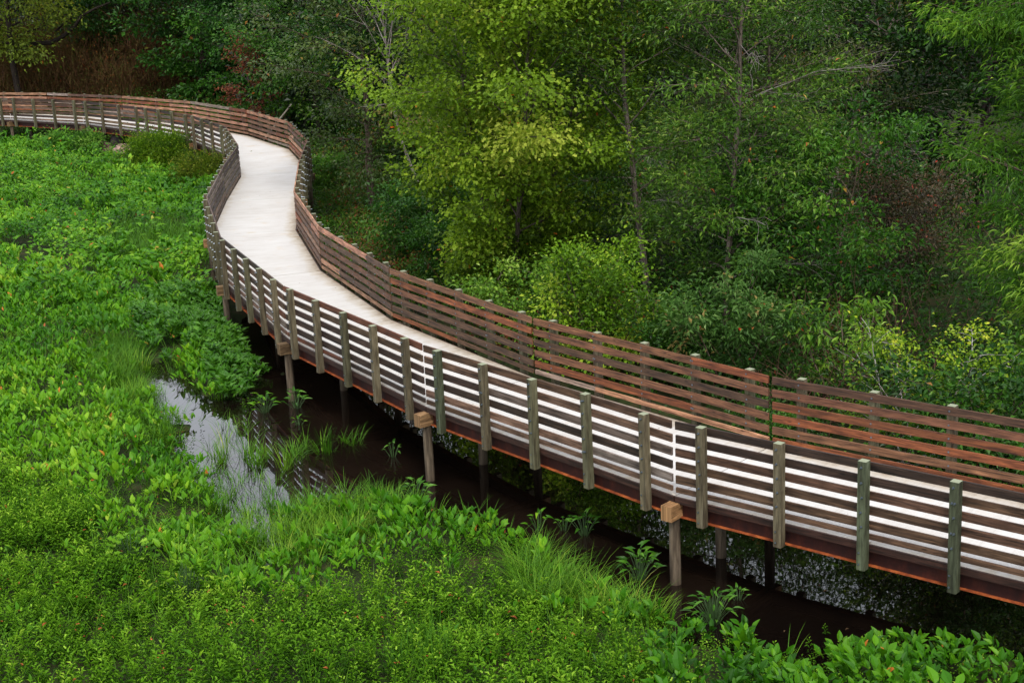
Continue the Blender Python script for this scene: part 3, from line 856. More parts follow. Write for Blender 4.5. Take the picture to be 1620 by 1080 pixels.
# thin growth poking out of the shallow pool, and litter floating on the water
n = 3600
xs_ = rng.uniform(-11, 0, n); ys_ = rng.uniform(24, 43, n); c_ = channel_sd(xs_, ys_)
ok = (c_ < .1) & (c_ > -2.4) & (walk_dist(xs_, ys_) < -2.4) & (fbm(xs_, ys_, 1.3, 150) + rng.normal(0, .06, n) > .60 + .10 * sstep(0, -1.2, c_))
o = foliage('emergent_grass', [blades(xs_[ok], ys_[ok], .45, 6, .011, .10, -.1, T_blade(.5), .5)], M['grass'])
tag(o, 'ragged grass poking through the shallow pool', 'grass', kind='stuff')
n = 9000
xs_ = rng.uniform(-11, 16, n); ys_ = rng.uniform(15, 46, n); c_ = channel_sd(xs_, ys_)
ok = (c_ < -.02) & (rng.random(n) < np.clip(.13 * np.exp(c_ / .5) + .025 * (fbm(xs_, ys_, 1.2, 160) > .6), 0, 1) * np.where(xs_ < -3.5, .25, 1))
k_ = int(ok.sum())
org = np.stack([xs_[ok], ys_[ok], np.full(k_, .006)], 1); dr = rdir(k_, 0); dr[:, 2] *= .05
o = foliage('floating_litter', [leaves(TS, org, dr, norm(np.array([0, 0, 1.]) + rng.normal(0, .12, (k_, 3))), rng.uniform(.04, .11, k_), rng.uniform(.02, .05, k_), rng.uniform(0, 1, k_))], M['litter'])
tag(o, 'dead leaves and bits of weed floating on the brown water', 'litter', kind='stuff')


def boulder(px, py, size, label, col, seed):
    p = on_z(px, py, .15); r = np.random.default_rng(seed)
    import bmesh
    bm = bmesh.new(); bmesh.ops.create_icosphere(bm, subdivisions=3, radius=1)
    ph = r.uniform(0, 6, 9)
    for v in bm.verts:
        c = v.co.copy()
        k = 1 + .16 * math.sin(c.x * 2.3 + ph[0]) + .14 * math.sin(c.y * 2.9 + ph[1]) + .12 * math.sin(c.z * 3.3 + ph[2]) + .05 * math.sin(c.x * 7 + c.z * 6 + ph[3])
        v.co = Vector((c.x * size[0] * k, c.y * size[1] * k, max(c.z, -.5) * size[2] * k))
    me = bpy.data.meshes.new('boulder'); bm.to_mesh(me); bm.free()
    o = link('boulder', me, M['rock'], None, col); o.location = p; o.rotation_euler = (0, 0, r.uniform(0, 3))
    tag(o, label, 'rock', 'rocks at the edge of the yellowish bush')


boulder(165, 241, (1.25, .6, .65), 'long low purplish boulder in front of the yellowish bush by the far railing', (.75, .5, .5), 1)
boulder(190, 239, (.85, .55, .9), 'black boulder, the tallest of the rocks beside the yellowish bush', (.16, .15, .15), 2)
boulder(193, 246, (.62, .45, .5), 'small pinkish boulder below the black one', (1.5, 1.2, 1.15), 3)
boulder(134, 238, (.42, .35, .45), 'small tan stone away from the others at the foot of a pile', (1.5, 1.25, 1.0), 4)

# ------------------------------------------------------------------ trees and shrubs


def branch_path(r, p0, d0, L, n=6, wander=.18, lift=0.0):
    pts = [np.array(p0, float)]; d = np.array(d0, float)
    for _ in range(n - 1):
        d = d + r.normal(0, wander, 3) * .5; d[2] += lift / n; d = d / np.linalg.norm(d)
        pts.append(pts[-1] + d * L / (n - 1))
    return np.array(pts)


def sprays(r, cen, ax, n_per, spread, flat, L, wr, T, tone, droop=0.0, outward=.6):
    """leaf clumps: cen (K,3), ax (K,3) outward direction, tone (K,)"""
    K = len(cen)
    if K == 0: return None
    n = K * n_per
    c = np.repeat(cen, n_per, 0); a = np.repeat(ax, n_per, 0)
    off = r.normal(size=(n, 3)) * np.array([1, 1, flat]) * np.repeat(spread, n_per)[:, None]
    side = off + a * np.repeat(spread, n_per)[:, None] * r.uniform(-.8, .9, n)[:, None]
    org = c + side
    Yd = norm(a * outward + norm(off) * .5 + r.normal(0, .45, (n, 3)) + np.array([0, 0, -droop]))
    nr = norm(np.array([-.05, -.25, 1.]) + r.normal(0, .42, (n, 3)))
    Ln = L * r.uniform(.65, 1.3, n)
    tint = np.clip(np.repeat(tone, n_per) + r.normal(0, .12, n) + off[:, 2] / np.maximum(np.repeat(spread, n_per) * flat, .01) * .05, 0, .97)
    odd = r.random(n); tint = np.where(odd > .993, r.uniform(.97, 1, n), tint)
    return leaves(T, org, Yd, nr, Ln, Ln * wr * r.uniform(.8, 1.2, n), tint)


def make_tree(name, base, H, R, label, mat, cat='tree', seed=0, z0=.12, limbs=30, subs=7, n_per=45, L=.10, wr=.62, T=TOAK, spread=.34, flat=.4,
              trunk_r=.13, trunk_col=(.12, .095, .07), lean=(0, 0), rise=.45, droop=.15, top=.35, stems=1, sub_len=.38, profile=None, group=None,
              dead=0, dead_col=(.36, .33, .30), color=None, thin=1.0, sq=1.0, widest=.42, parts=('trunk', 'crown'), zone_f=None, hang=0.0, splay=.42):
    r = np.random.default_rng(seed)
    base = np.array([base[0], base[1], float(ground_h(np.array([base[0]]), np.array([base[1]]))[0]) - .1])
    root = tag(empty(name, base), label, cat, group)
    wood = MB(); dw = MB(); cen, ax, tone = [], [], []
    for st in range(stems):
        if stems == 1: d0 = np.array([lean[0], lean[1], 1.]); p0 = np.zeros(3)
        else:
            a_ = st * 2.4 + r.uniform(0, 1); p0 = np.array([math.cos(a_), math.sin(a_), 0]) * R * .05
            d0 = np.array([math.cos(a_) * splay + lean[0], math.sin(a_) * splay + lean[1], 1.])
        hs = H * (1 if st == 0 else r.uniform(.75, 1))
        tp = branch_path(r, p0, d0 / np.linalg.norm(d0), hs, 9, .10, .12)
        tr = trunk_r * (1 - .85 * np.linspace(0, 1, 9) ** 1.1) / (1 if stems == 1 else 1.4)
        tr[0] *= 1.25
        wood.tube(tp, tr, 8, False, r.uniform(0, 9))
        nl = max(3, int(limbs / stems))
        for k in range(nl):
            u = z0 + (1 - z0) * (k + r.uniform(.1, .9)) / nl
            q = u * 8; i0 = min(int(q), 7); pb = tp[i0] + (tp[i0 + 1] - tp[i0]) * (q - i0)
            w_ = (u - z0) / (1 - z0)
            prof = (math.sin(math.pi * min(1, .5 * w_ / widest)) if w_ < widest else math.cos(.5 * math.pi * ((w_ - widest) / (1 - widest)) ** 1.5)) if profile is None else profile(w_)
            ln = R * max(.18, .25 + .75 * prof) * r.uniform(.72, 1.12)
            az = k * 2.4 + st * 1.1 + r.normal(0, .35)
            el = rise + top * w_ * 1.6 + r.normal(0, .16)
            d = np.array([math.cos(az) * math.cos(el), math.sin(az) * math.cos(el) * sq, math.sin(el)])
            lp = branch_path(r, pb, d, ln, 6, .22, -.25 - hang)
            lr = max(.012, trunk_r * .34 * (1 - .6 * w_)) * np.linspace(1, .22, 6)
            wood.tube(lp, lr, 5, False, r.uniform(0, 9))
            tn = r.normal(.42, .22)
            for s in range(subs):
                f_ = .28 + .72 * (s + r.uniform(0, 1)) / subs
                q = f_ * 5; i1 = min(int(q), 4); ps = lp[i1] + (lp[i1 + 1] - lp[i1]) * (q - i1)
                dirl = norm((lp[i1 + 1] - lp[i1])[None])[0]
                sidev = norm(np.cross(dirl, [0, 0, 1])[None])[0] * (1 if s % 2 else -1)
                ds = norm((dirl * .7 + sidev * r.uniform(.4, 1.1) + np.array([0, 0, r.normal(.08, .22) - hang]))[None])[0]
                sl = ln * sub_len * (1.1 - .5 * f_) * r.uniform(.6, 1.3) + spread * .4
                sp = branch_path(r, ps, ds, sl, 4, .2, -.2 - hang)
                wood.tube(sp, np.linspace(max(.006, lr[0] * .3), .004, 4), 4, False, r.uniform(0, 9))
                if r.random() > thin: continue
                for c_, dd in ((sp[3], sp[3] - sp[2]), (sp[2], sp[2] - sp[1]), (sp[1], sp[1] - sp[0]))[:(3 if sl > spread * 1.4 else 2)]:
                    if r.random() < .12: continue
                    if zone_f is not None and not zone_f(c_ + base): continue
                    cen.append(c_); ax.append(norm(dd[None])[0]); tone.append(tn + r.normal(0, .15))
        for k in range(dead if st == 0 else 0):
            u = r.uniform(.12, .8); q = u * 8; i0 = int(q); pb = tp[i0]
            az = r.uniform(0, 6.28) if k % 3 else r.uniform(3.4, 6.0)
            d = np.array([math.cos(az), math.sin(az), r.uniform(-.05, .5)])
            lp = branch_path(r, pb, d / np.linalg.norm(d), R * r.uniform(.75, 1.2), 7, .3, -.2); dw.tube(lp, np.linspace(.013, .005, 7), 4, False)
            for s in range(6):
                i1 = r.integers(2, 6)
                for _ in range(2):
                    sp = branch_path(r, lp[i1], norm((lp[i1] - lp[i1 - 1] + r.normal(0, .12, 3) * R * .25)[None])[0], R * r.uniform(.15, .4), 5, .4, -.1)
                    dw.tube(sp, np.linspace(.006, .0025, 5), 3, False)
    link(parts[0], wood.mesh(parts[0], True), M['bark'], root, trunk_col)
    if dw.n: link('dead_branch', dw.mesh('dead_branch', True), M['twig'], root, dead_col)
    cen = np.array(cen); ax = np.array(ax); tone = np.array(tone)
    sp_ = spread * r.uniform(.65, 1.25, len(cen))
    foliage(parts[1], [sprays(r, cen, ax, n_per, sp_, flat, L, wr, T, tone, droop)], mat, root, color)
    return root


M['twig'] = wood_mat('grey_twig', rough=.85, contrast=.5, su=8, sv=14, knots=False, spec=.1)


def copy_tree(src, px, y, label, s=1.0, rz=0.0, name=None, color=None, sz=None):
    """a copy of a tree with copies of its parts, rooted where that sight line meets the ground"""
    p = np.array([*bx(px, y), 0.])
    r = src.copy(); COL.objects.link(r)
    r.location = (p[0], p[1], float(ground_h(p[:1], p[1:2])[0]) - .1); r.scale = (s, s, sz or s); r.rotation_euler = (0, 0, rz); r['label'] = label
    for ch in src.children:
        c_ = ch.copy(); COL.objects.link(c_); c_.parent = r
        if color and ch.name.startswith(('crown', 'foliage')): c_.color = (*color, 1)
    return r




def bx(px, y, py=None):
    if py is None:
        py = 300
        for _ in range(6):
            p = on_y(px, py, y); g = float(ground_h(p[:1], p[1:2])[0])
            py += (p[2] - g) * F_PX / y
    return on_y(px, py, y)[:2]



# hero trees behind the railing
make_tree('maple_tree', bx(797, 42.0, 250), 12.8, 3.8, 'tall yellow green maple behind the middle of the forest side railing', M['maple'], seed=11, z0=.06, limbs=99, subs=9, n_per=38,
          L=.115, wr=.8, T=TLOB, spread=.29, flat=.75, trunk_r=.12, trunk_col=(.10, .085, .065), rise=.50, top=.35, droop=.35, lean=(.03, 0), widest=.5, stems=3, splay=.2)
make_tree('maple_tree', bx(880, 47.0, 220), 12.2, 3.4, 'darker yellow green maple just behind the tall yellow one, toward the grey branched oak', M['maple'], seed=12, z0=.06, limbs=72, subs=8, n_per=32,
          L=.12, wr=.8, T=TLOB, spread=.31, flat=.35, trunk_r=.12, trunk_col=(.10, .085, .065), rise=.35, droop=.3, color=(.80, .92, .85))
oak = make_tree('water_oak', bx(1146, 37.5, 200), 12.0, 3.4, 'narrow leaved dark oak with bare grey lower branches, standing behind the sumac', M['oak'], seed=21, z0=.12, limbs=48, subs=8, n_per=21,
                L=.15, wr=.30, T=TOAK, spread=.30, flat=.5, trunk_r=.09, trunk_col=(.12, .10, .08), rise=.30, dead=6, thin=1.0, dead_col=(.27, .25, .23))
make_tree('water_oak', bx(1020, 40.5, 220), 12.0, 2.9, 'slender dark oak with a pale straight trunk between the maples and the bigger oak', M['oak'], seed=22, z0=.16, limbs=40, subs=7, n_per=21,
          L=.15, wr=.32, T=TOAK, spread=.30, flat=.5, trunk_r=.10, trunk_col=(.20, .17, .14), rise=.32, dead=6, thin=1.0, dead_col=(.27, .25, .23))
make_tree('thin_tree', bx(1285, 46.5, 150), 12.5, 4.2, 'airy olive tree with reddish tips and light grey twin trunk, behind the oaks', M['thin'], seed=23, z0=.14, limbs=52, subs=7, n_per=32,
          L=.12, wr=.45, spread=.42, flat=.45, trunk_r=.12, trunk_col=(.22, .19, .16), rise=.45, dead=9, thin=.8, stems=2)
make_tree('willow', bx(1712, 30.0, 300), 11.0, 2.7, 'light green willow with long drooping leaves at the edge of the picture above the railing', M['willow'], seed=31, z0=.04, limbs=64, subs=9, n_per=24,
          L=.17, wr=.17, T=TL, spread=.27, flat=.5, trunk_r=.15, rise=.5, droop=.25, hang=.10, widest=.4)
# shrubs in front of them
make_tree('leafy_shrub', bx(960, 35.8), 3.1, 1.6, 'rounded yellow green shrub with tiny leaves just behind the railing', M['lime'], 'shrub', color=(.95, 1.08, 1.0), seed=41, z0=.05, limbs=30, subs=6, n_per=24,
          L=.11, wr=.6, spread=.24, flat=.6, trunk_r=.05, stems=5, rise=.5, droop=.1, parts=('stems', 'foliage'))
make_tree('sumac_shrub', bx(1160, 33.0), 3.2, 1.15, 'greyish green sumac with drooping leaflets and a few red leaves', M['sumac'], 'shrub', seed=42, z0=.1, limbs=22, subs=5, n_per=20,
          L=.155, wr=.34, T=TS, spread=.20, flat=.45, trunk_r=.04, stems=3, rise=.5, droop=.35, parts=('stems', 'foliage'))
make_tree('sapling', bx(1290, 37.0), 5.2, 2.2, 'mid green bushy sapling under the twin grey trunk', M['green'], 'shrub', seed=43, z0=.08, limbs=30, subs=6, n_per=22,
          L=.16, wr=.42, spread=.30, flat=.5, trunk_r=.06, stems=2, rise=.45, droop=.2, parts=('stems', 'foliage'))
make_tree('leafy_shrub', bx(1450, 28.2), 2.9, 1.6, 'sparse bright lime shrub on grey crooked twigs beside the railing', M['lime'], 'shrub', color=(1.25, 1.2, 1.1), seed=44, z0=.15, limbs=22, subs=5, n_per=22,
          L=.085, wr=.62, spread=.20, flat=.6, trunk_r=.035, trunk_col=(.42, .40, .38), stems=5, rise=.4, dead=6, thin=.8, parts=('stems', 'foliage'))
make_tree('leafy_shrub', bx(1330, 31.5), 2.4, 1.4, 'thin shrub of long hanging yellowish leaves over brown twigs', M['willow'], 'shrub', seed=45, z0=.2, limbs=14, subs=4, n_per=9,
          L=.19, wr=.27, T=TL, spread=.16, flat=.5, trunk_r=.025, stems=4, rise=.5, droop=.9, thin=.7, parts=('stems', 'foliage'))
make_tree('leafy_shrub', bx(1425, 40.0), 3.0, 2.0, 'rusty brown and red tinged shrub below the dark gap in the wood', M['rusty'], 'shrub', seed=46, z0=.08, limbs=30, subs=5, n_per=18,
          L=.11, wr=.5, spread=.32, flat=.7, trunk_r=.04, stems=5, rise=.5, parts=('stems', 'foliage'))
make_tree('leafy_shrub', bx(835, 39.0), 2.4, 1.2, 'pale green low shrub at the left of the rounded yellow one', M['willow'], 'shrub', seed=47, z0=.1, limbs=18, subs=5, n_per=22,
          L=.11, wr=.6, spread=.24, flat=.4, trunk_r=.03, stems=3, rise=.4, droop=.3, parts=('stems', 'foliage'))
make_tree('leafy_shrub', bx(1560, 27.0), 2.3, 2.0, 'dense green shrub spreading under the willow against the railing', M['green'], 'shrub', seed=48, z0=.05, limbs=26, subs=5, n_per=20,
          L=.14, wr=.5, spread=.26, flat=.6, trunk_r=.04, stems=5, rise=.4, color=(.7, .75, .75), parts=('stems', 'foliage'))
shr = make_tree('leafy_shrub', bx(668, 50.0), 2.8, 1.5, 'dark glossy shrub below the maple beside the grassy slope', M['green'], 'shrub', seed=49, z0=.06, limbs=26, subs=5, n_per=22,
                L=.16, wr=.5, spread=.28, flat=.5, trunk_r=.05, stems=4, rise=.4, color=(.85, .9, 1.1), parts=('stems', 'foliage'))
copy_tree(shr, 706, 46.5, 'dark low shrub hugging the railing at the foot of the maple', .75, 1.9)
copy_tree(shr, 520, 70.0, 'lighter bush on the slope where the boardwalk bends', .55, .7, color=(1.3, 1.25, .9))
copy_tree(shr, 1235, 29.5, 'low dark bush directly behind the railing gap', .55, 2.6, color=(.8, .85, .9))
copy_tree(shr, 1075, 34.5, 'small dark bush between the rounded yellow shrub and the sumac', .62, 4.0, color=(.8, .8, .8))
copy_tree(shr, 362, 86.5, 'small round bush behind the railing at the far bend', .8, 5.0)

# farther trees
big = make_tree('broadleaf_tree', bx(322, 101.0, 80), 17.0, 5.6, 'big dark green tree with a thick trunk behind the far bend', M['green'], seed=51, z0=.05, limbs=52, subs=8, n_per=22,
                L=.30, wr=.6, spread=.62, flat=.38, trunk_r=.34, trunk_col=(.05, .038, .03), rise=.25, droop=.2, color=(.72, .80, .85))
mid = make_tree('broadleaf_tree', bx(505, 83.0, 180), 11.5, 4.8, 'mid green tree with layered branches at the left of the yellow maple', M['green'], seed=52, z0=.1, limbs=46, subs=8, n_per=24,
                L=.20, wr=.6, spread=.5, flat=.32, trunk_r=.18, trunk_col=(.07, .055, .05), rise=.2, droop=.2, color=(1.15, 1.05, .8))
oliv = make_tree('olive_tree', bx(24, 103.0, 100), 16.5, 7.0, 'olive yellow tree with one long crooked dark limb above the brown brush', M['olive'], seed=53, z0=.27, limbs=46, subs=8, n_per=24,
                 L=.26, wr=.5, spread=.7, flat=.5, trunk_r=.26, trunk_col=(.04, .032, .026), rise=.30, droop=.3, color=(1.45, 1.55, 1.1))
mbx = MB(); rr_ = np.random.default_rng(5)
lb = np.array([0.1, -.3, 0]); hz = float(on_y(25, 74, 103.5)[2]) - oliv.location.z
pts = np.array([on_y(x_, y_, 103.0) for x_, y_ in ((25, 75), (50, 70), (80, 68), (100, 58), (118, 42), (130, 25), (150, 14), (175, 4))]) - np.array(oliv.location)
mbx.tube(pts, [.20, .17, .15, .14, .12, .10, .08, .05], 7, False)
pts = np.array([on_y(x_, y_, 103.0) for x_, y_ in ((88, 50), (98, 40), (112, 30), (116, 10))]) - np.array(oliv.location)
mbx.tube(pts, [.07, .07, .06, .03], 6, False)
link('limb', mbx.mesh('limb', True), M['bark'], oliv, (.03, .024, .02))
tall = make_tree('broadleaf_tree', bx(575, 60.0, 100), 11.8, 4.2, 'olive green tree behind the bare grey branches', M['thin'], seed=54, z0=.2, limbs=40, subs=7, n_per=24,
                 L=.17, wr=.55, spread=.46, flat=.4, trunk_r=.16, rise=.35, color=(.8, 1.0, .75))
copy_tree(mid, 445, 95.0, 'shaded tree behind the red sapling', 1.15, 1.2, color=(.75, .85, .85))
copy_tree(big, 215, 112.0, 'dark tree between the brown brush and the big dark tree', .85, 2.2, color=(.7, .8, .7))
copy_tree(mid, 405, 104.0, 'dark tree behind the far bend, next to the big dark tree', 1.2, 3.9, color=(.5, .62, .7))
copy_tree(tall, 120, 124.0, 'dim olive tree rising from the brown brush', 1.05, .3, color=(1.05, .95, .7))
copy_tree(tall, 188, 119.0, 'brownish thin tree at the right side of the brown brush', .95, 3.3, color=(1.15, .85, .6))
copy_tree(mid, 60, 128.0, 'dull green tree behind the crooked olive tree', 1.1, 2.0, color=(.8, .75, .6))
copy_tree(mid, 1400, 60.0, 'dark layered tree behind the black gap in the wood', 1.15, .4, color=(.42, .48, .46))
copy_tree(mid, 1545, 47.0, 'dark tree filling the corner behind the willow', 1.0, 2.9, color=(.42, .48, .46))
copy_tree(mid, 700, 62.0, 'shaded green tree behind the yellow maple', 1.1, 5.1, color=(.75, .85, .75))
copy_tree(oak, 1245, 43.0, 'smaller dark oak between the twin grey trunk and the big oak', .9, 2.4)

# the bare grey tree and the red sapling
make_tree('bare_tree', bx(668, 57.0, 60), 10.5, 3.4, 'leafless grey tree leaning out beside the tall yellow green maple', M['thin'], seed=61, z0=.45, limbs=20, subs=7, n_per=5,
          L=.10, wr=.5, spread=.3, flat=.5, trunk_r=.07, trunk_col=(.25, .22, .205), rise=.75, dead=0, thin=.10, lean=(-.25, -.1), dead_col=(.30, .27, .25))
make_tree('red_sapling', bx(405, 84.0, 130), 6.4, 2.1, 'red leaved sapling beyond the railing at the far bend', M['red'], seed=62, z0=.25, limbs=18, subs=4, n_per=11,
          L=.16, wr=.5, spread=.26, flat=.35, trunk_r=.05, trunk_col=(.16, .10, .08), rise=.25, droop=.2, top=.5, profile=lambda w_: 1 - w_ * .85)
mb = MB(); p0 = on_y(440, 192, 79.0); p1 = on_y(461, 165, 79.0)
dv = p1 - p0; mb.tube([p0 - dv * 1.9, p0, p1], [.05, .045, .035], 8)
o = link('leaning_pole', mb.mesh('leaning_pole'), M['twig'], None, (.30, .27, .22)); tag(o, 'thin bare pole leaning behind the railing at the far bend', 'pole')

# yellowish bush before the far railing
make_tree('wide_bush', bx(258, 78.5), 1.3, 1.7, 'wide yellowish feathery bush growing against the far railing by the rocks', M['lime'], 'shrub', seed=71, z0=.02, limbs=60, subs=6, n_per=34,
          L=.13, wr=.3, spread=.36, flat=.7, trunk_r=.03, stems=7, rise=.35, droop=.0, color=(.85, .95, .9), parts=('stems', 'foliage'))
make_tree('wide_bush', bx(318, 71.8), 1.1, 1.15, 'brownish green bush under the near railing just before the boardwalk bend', M['lime'], 'shrub', seed=74, z0=.02, limbs=46, subs=6, n_per=28,
          L=.12, wr=.3, spread=.34, flat=.7, trunk_r=.03, trunk_col=(.16, .08, .06), stems=7, rise=.35, droop=.0, color=(.62, .60, .8), parts=('stems', 'foliage'), dead=3, dead_col=(.14, .08, .07))
make_tree('leafy_shrub', bx(140, 86.0), .95, .6, 'upright bright green bush at the foot of a far pile, beside the rocks', M['willow'], 'shrub', seed=72, z0=.02, limbs=24, subs=5, n_per=24,
          L=.16, wr=.35, spread=.26, flat=.8, trunk_r=.03, stems=4, rise=.7, droop=.0, parts=('stems', 'foliage'), color=(.7, .85, 1))
make_tree('leafy_shrub', bx(98, 88.0), .6, .8, 'low green bush beside an upright bright one under the far railing', M['willow'], 'shrub', seed=73, z0=.02, limbs=24, subs=5, n_per=24,
          L=.16, wr=.35, spread=.26, flat=.8, trunk_r=.03, stems=4, rise=.6, droop=.0, parts=('stems', 'foliage'), color=(.6, .8, 1))

# ------------------------------------------------------------------ the wood behind, one mass
r = np.random.default_rng(99)
cen, ax, tone, spr = [], [], [], []
tr = MB()
for k in range(120):
    px = r.uniform(-220, 1900); dy = r.uniform(0, 1)
    y_ = (74 if px > 480 else 116) + dy * 45
    if 480 < px < 620: y_ += 12
    p = on_y(px, 300, y_); z = float(ground_h(p[:1], p[1:2])[0]); H = r.uniform(12, 17) if px < 480 else r.uniform(9.5, 11.5)
    Rr = r.uniform(3.2, 5)
    base = np.array([p[0], p[1], z])
    tr.tube([base, base + [r.normal(0, .3), 0, H * .5], base + [r.normal(0, .5), 0, H * .9]], [.26, .18, .06], 7, False)
    K = 95
    u = r.uniform(.08, 1, K); an = r.uniform(0, 6.28, K)
    rad = Rr * np.sqrt(np.clip(1 - ((u - .45) / .62) ** 2, .05, 1)) * r.uniform(.45, 1.05, K)
    cen.append(base + np.stack([np.cos(an) * rad, np.sin(an) * rad, u * H], 1)); ax.append(np.stack([np.cos(an), np.sin(an), .1 + 0 * an], 1))
    tone.append(np.full(K, r.normal(.4, .14)) + r.normal(0, .08, K)); spr.append(np.full(K, .75) * r.uniform(.7, 1.3, K))
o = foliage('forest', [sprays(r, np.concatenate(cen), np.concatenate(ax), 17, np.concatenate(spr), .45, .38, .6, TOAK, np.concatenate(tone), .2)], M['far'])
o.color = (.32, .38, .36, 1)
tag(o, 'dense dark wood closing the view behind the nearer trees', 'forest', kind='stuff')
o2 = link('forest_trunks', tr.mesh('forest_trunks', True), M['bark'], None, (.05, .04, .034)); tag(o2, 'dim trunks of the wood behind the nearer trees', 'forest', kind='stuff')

# brown brush under the olive tree
n = 1500
px = r.uniform(-60, 350, n); yy = r.uniform(103, 122, n)
bb = np.array([on_y(a, 300, b)[:2] for a, b in zip(px, yy)])
zz = ground_h(bb[:, 0], bb[:, 1])
K = 9
cen = np.repeat(np.stack([bb[:, 0], bb[:, 1], zz], 1), K, 0); u = r.uniform(0, 1, n * K)
cen[:, 2] += u * np.repeat(r.uniform(1.5, 6.0, n) * (.5 + fbm(bb[:, 0], bb[:, 1], 4.0, 77)), K); cen[:, :2] += r.normal(0, .5, (n * K, 2))
tone = np.clip(np.repeat(fbm(bb[:, 0], bb[:, 1], 6, 5), K) * .8 + r.normal(0, .15, n * K), 0, .9)
ax = rdir(n * K, 1.2, r)
kq = np.repeat(np.arange(n * K), 3)
ob = cen[kq] + r.normal(0, .35, (len(kq), 3)) * [1, 1, .5] - [0, 0, .5]
o = foliage('brush', [leaves(TBS, ob, norm(np.array([0, 0, 1.]) + r.normal(0, .38, (len(kq), 3))), rdir(len(kq), 0, r), r.uniform(.5, 1.5, len(kq)), r.uniform(.02, .05, len(kq)), np.clip(tone[kq] + r.normal(0, .1, len(kq)), 0, .93)),
                      sprays(r, cen, ax, 3, np.full(n * K, .42), 1.3, .22, .4, TS, np.clip(tone + .25, 0, .95), -.1)], M['brush'], None, (.62, .50, .47))
tag(o, 'tangle of brown and reddish brush between the far railing and the wood', 'brush', kind='stuff')

# undergrowth on the forest side
n = 42000
x4 = r.uniform(-34, 24, n); y4 = r.uniform(15, 112, n); d4 = walk_dist(x4, y4)
ok = (d4 > 1.75) & (d4 < 22) & (np.abs(x4) < y4 * .38 + 4) & (channel_sd(x4, y4) > .1) & (r.random(n) < np.clip(1.25 - d4 * .05, .15, 1))
x4, y4, d4 = x4[ok], y4[ok], d4[ok]
lowb = np.where((y4 < 27) & (x4 > 5.0), 1.0, sstep(1.6, 6.0, d4))
hg = (.18 + .17 * lowb + 1.2 * fbm(x4, y4, 3.0, 51) * lowb) * np.where(r.random(len(x4)) < .12, 1.6, 1)
K = 5
u = r.uniform(.15, 1, (len(x4), K)); c4 = np.stack([x4[:, None] + r.normal(0, .18, u.shape), y4[:, None] + r.normal(0, .18, u.shape), ground_h(x4, y4)[:, None] + u * hg[:, None]], -1).reshape(-1, 3)
tone = np.repeat(fbm(x4, y4, 4.0, 61) * .95 + .22 * (noise2(x4, y4, 7, 8) > .62) - .05, K) + r.normal(0, .08, len(c4))
sl = sstep(.6, -.6, poly_sd(x4, y4, [on_z(a, b, 1.0)[:2] for a, b in ((498, 238), (560, 200), (640, 225), (660, 330), (590, 372), (548, 345))]))
tone = np.where(np.repeat(sl, K) > .5, np.clip(tone * .45 + r.uniform(.28, .62, len(tone)), 0, .95), tone)
o = foliage('undergrowth', [sprays(r, c4, rdir(len(c4), .6, r), 5, np.full(len(c4), .15), .6, .13, .55, TOAK, np.clip(tone, 0, .92), .1)], M['under'], None, (.66, .70, .66))
tag(o, 'leafy undergrowth between the forest side railing and the trees, partly turning red', 'undergrowth', kind='stuff')
# bare brown twigs in it
tw = MB()
for k in range(520):
    px = r.uniform(1190, 1480) if k < 330 else r.uniform(520, 1620)
    y_ = r.uniform(30, 36) if k < 330 else r.uniform(32, 56)
    p = on_y(px, 500, y_)
    if float(walk_dist(p[:1], p[1:2])[0]) < 2.0: continue
    b0 = np.array([p[0], p[1], float(ground_h(p[:1], p[1:2])[0])])
    L_t = r.uniform(.9, 2.2)
    q = branch_path(r, b0, norm(np.array([[r.normal(0, .45), r.normal(0, .45), 1]]))[0], L_t, 6, .35, -.5)
    tw.tube(q, np.linspace(.010, .003, 6), 3, False)
o = link('bramble', tw.mesh('bramble', True), M['twig'], None, (.16, .09, .065)); tag(o, 'bare brown bramble canes arching in the undergrowth', 'bramble', kind='stuff')


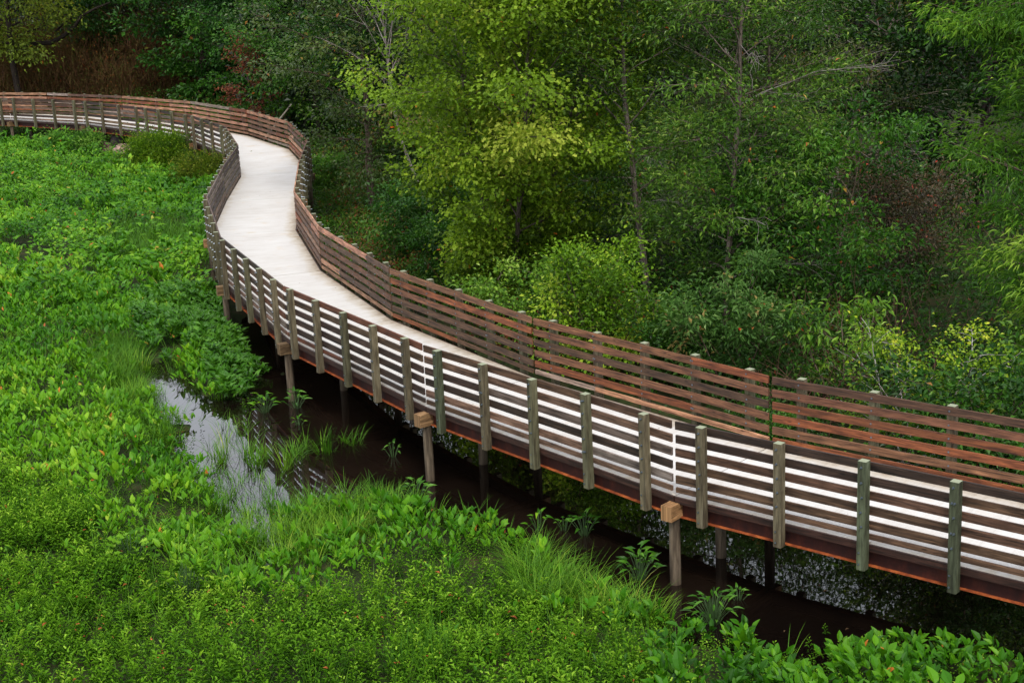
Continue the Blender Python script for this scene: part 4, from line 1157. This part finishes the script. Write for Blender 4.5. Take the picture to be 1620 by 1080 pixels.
# ------------------------------------------------------------------ light
w = bpy.data.worlds.new('World'); scene.world = w; w.use_nodes = True
nt = w.node_tree
sky = nt.nodes.new('ShaderNodeTexSky'); sky.sky_type = 'NISHITA'; sky.sun_disc = False
SUN_EL, SUN_AZ = math.radians(56), math.radians(172)   # azimuth clockwise from +Y
sky.sun_elevation = SUN_EL; sky.sun_rotation = SUN_AZ
sky.dust_density = 6.0; sky.air_density = 1.3; sky.ozone_density = .6
bg = nt.nodes['Background']; bg.inputs['Strength'].default_value = .15
tc = N(nt, 'ShaderNodeTexCoord')
cn = N(nt, 'ShaderNodeTexNoise', Scale=2.2, Detail=6.0, Roughness=.55, Distortion=.4); nt.links.new(tc.outputs['Generated'], cn.inputs['Vector'])
cr = ramp(nt, [(.30, (5.6, 6.0, 6.7)), (.55, (8.2, 8.5, 9.2)), (.75, (10.2, 10.4, 10.8))]); nt.links.new(cn.outputs['Fac'], cr.inputs[0])
mxs = N(nt, 'ShaderNodeMix', data_type='RGBA'); mxs.inputs['Factor'].default_value = .8       # cloud cover
nt.links.new(sky.outputs[0], mxs.inputs['A']); nt.links.new(cr.outputs[0], mxs.inputs['B'])
nt.links.new(mxs.outputs['Result'], bg.inputs[0])
sd = bpy.data.lights.new('sun', 'SUN'); sd.energy = 1.5; sd.angle = math.radians(10); sd.color = (1, .955, .88)
so = bpy.data.objects.new('sun', sd); COL.objects.link(so)
dirv = Vector((math.sin(SUN_AZ) * math.cos(SUN_EL), math.cos(SUN_AZ) * math.cos(SUN_EL), math.sin(SUN_EL)))
so.rotation_euler = dirv.to_track_quat('Z', 'Y').to_euler()

scene.view_settings.view_transform = 'Standard'; scene.view_settings.look = 'None'
scene.view_settings.gamma = 1; scene.view_settings.exposure = 0.60
scene.render.engine = 'CYCLES'
cy = scene.cycles
cy.max_bounces = 6; cy.diffuse_bounces = 3; cy.glossy_bounces = 3; cy.transmission_bounces = 4; cy.transparent_max_bounces = 4
cy.caustics_reflective = False; cy.caustics_refractive = False
cy.use_denoising = True
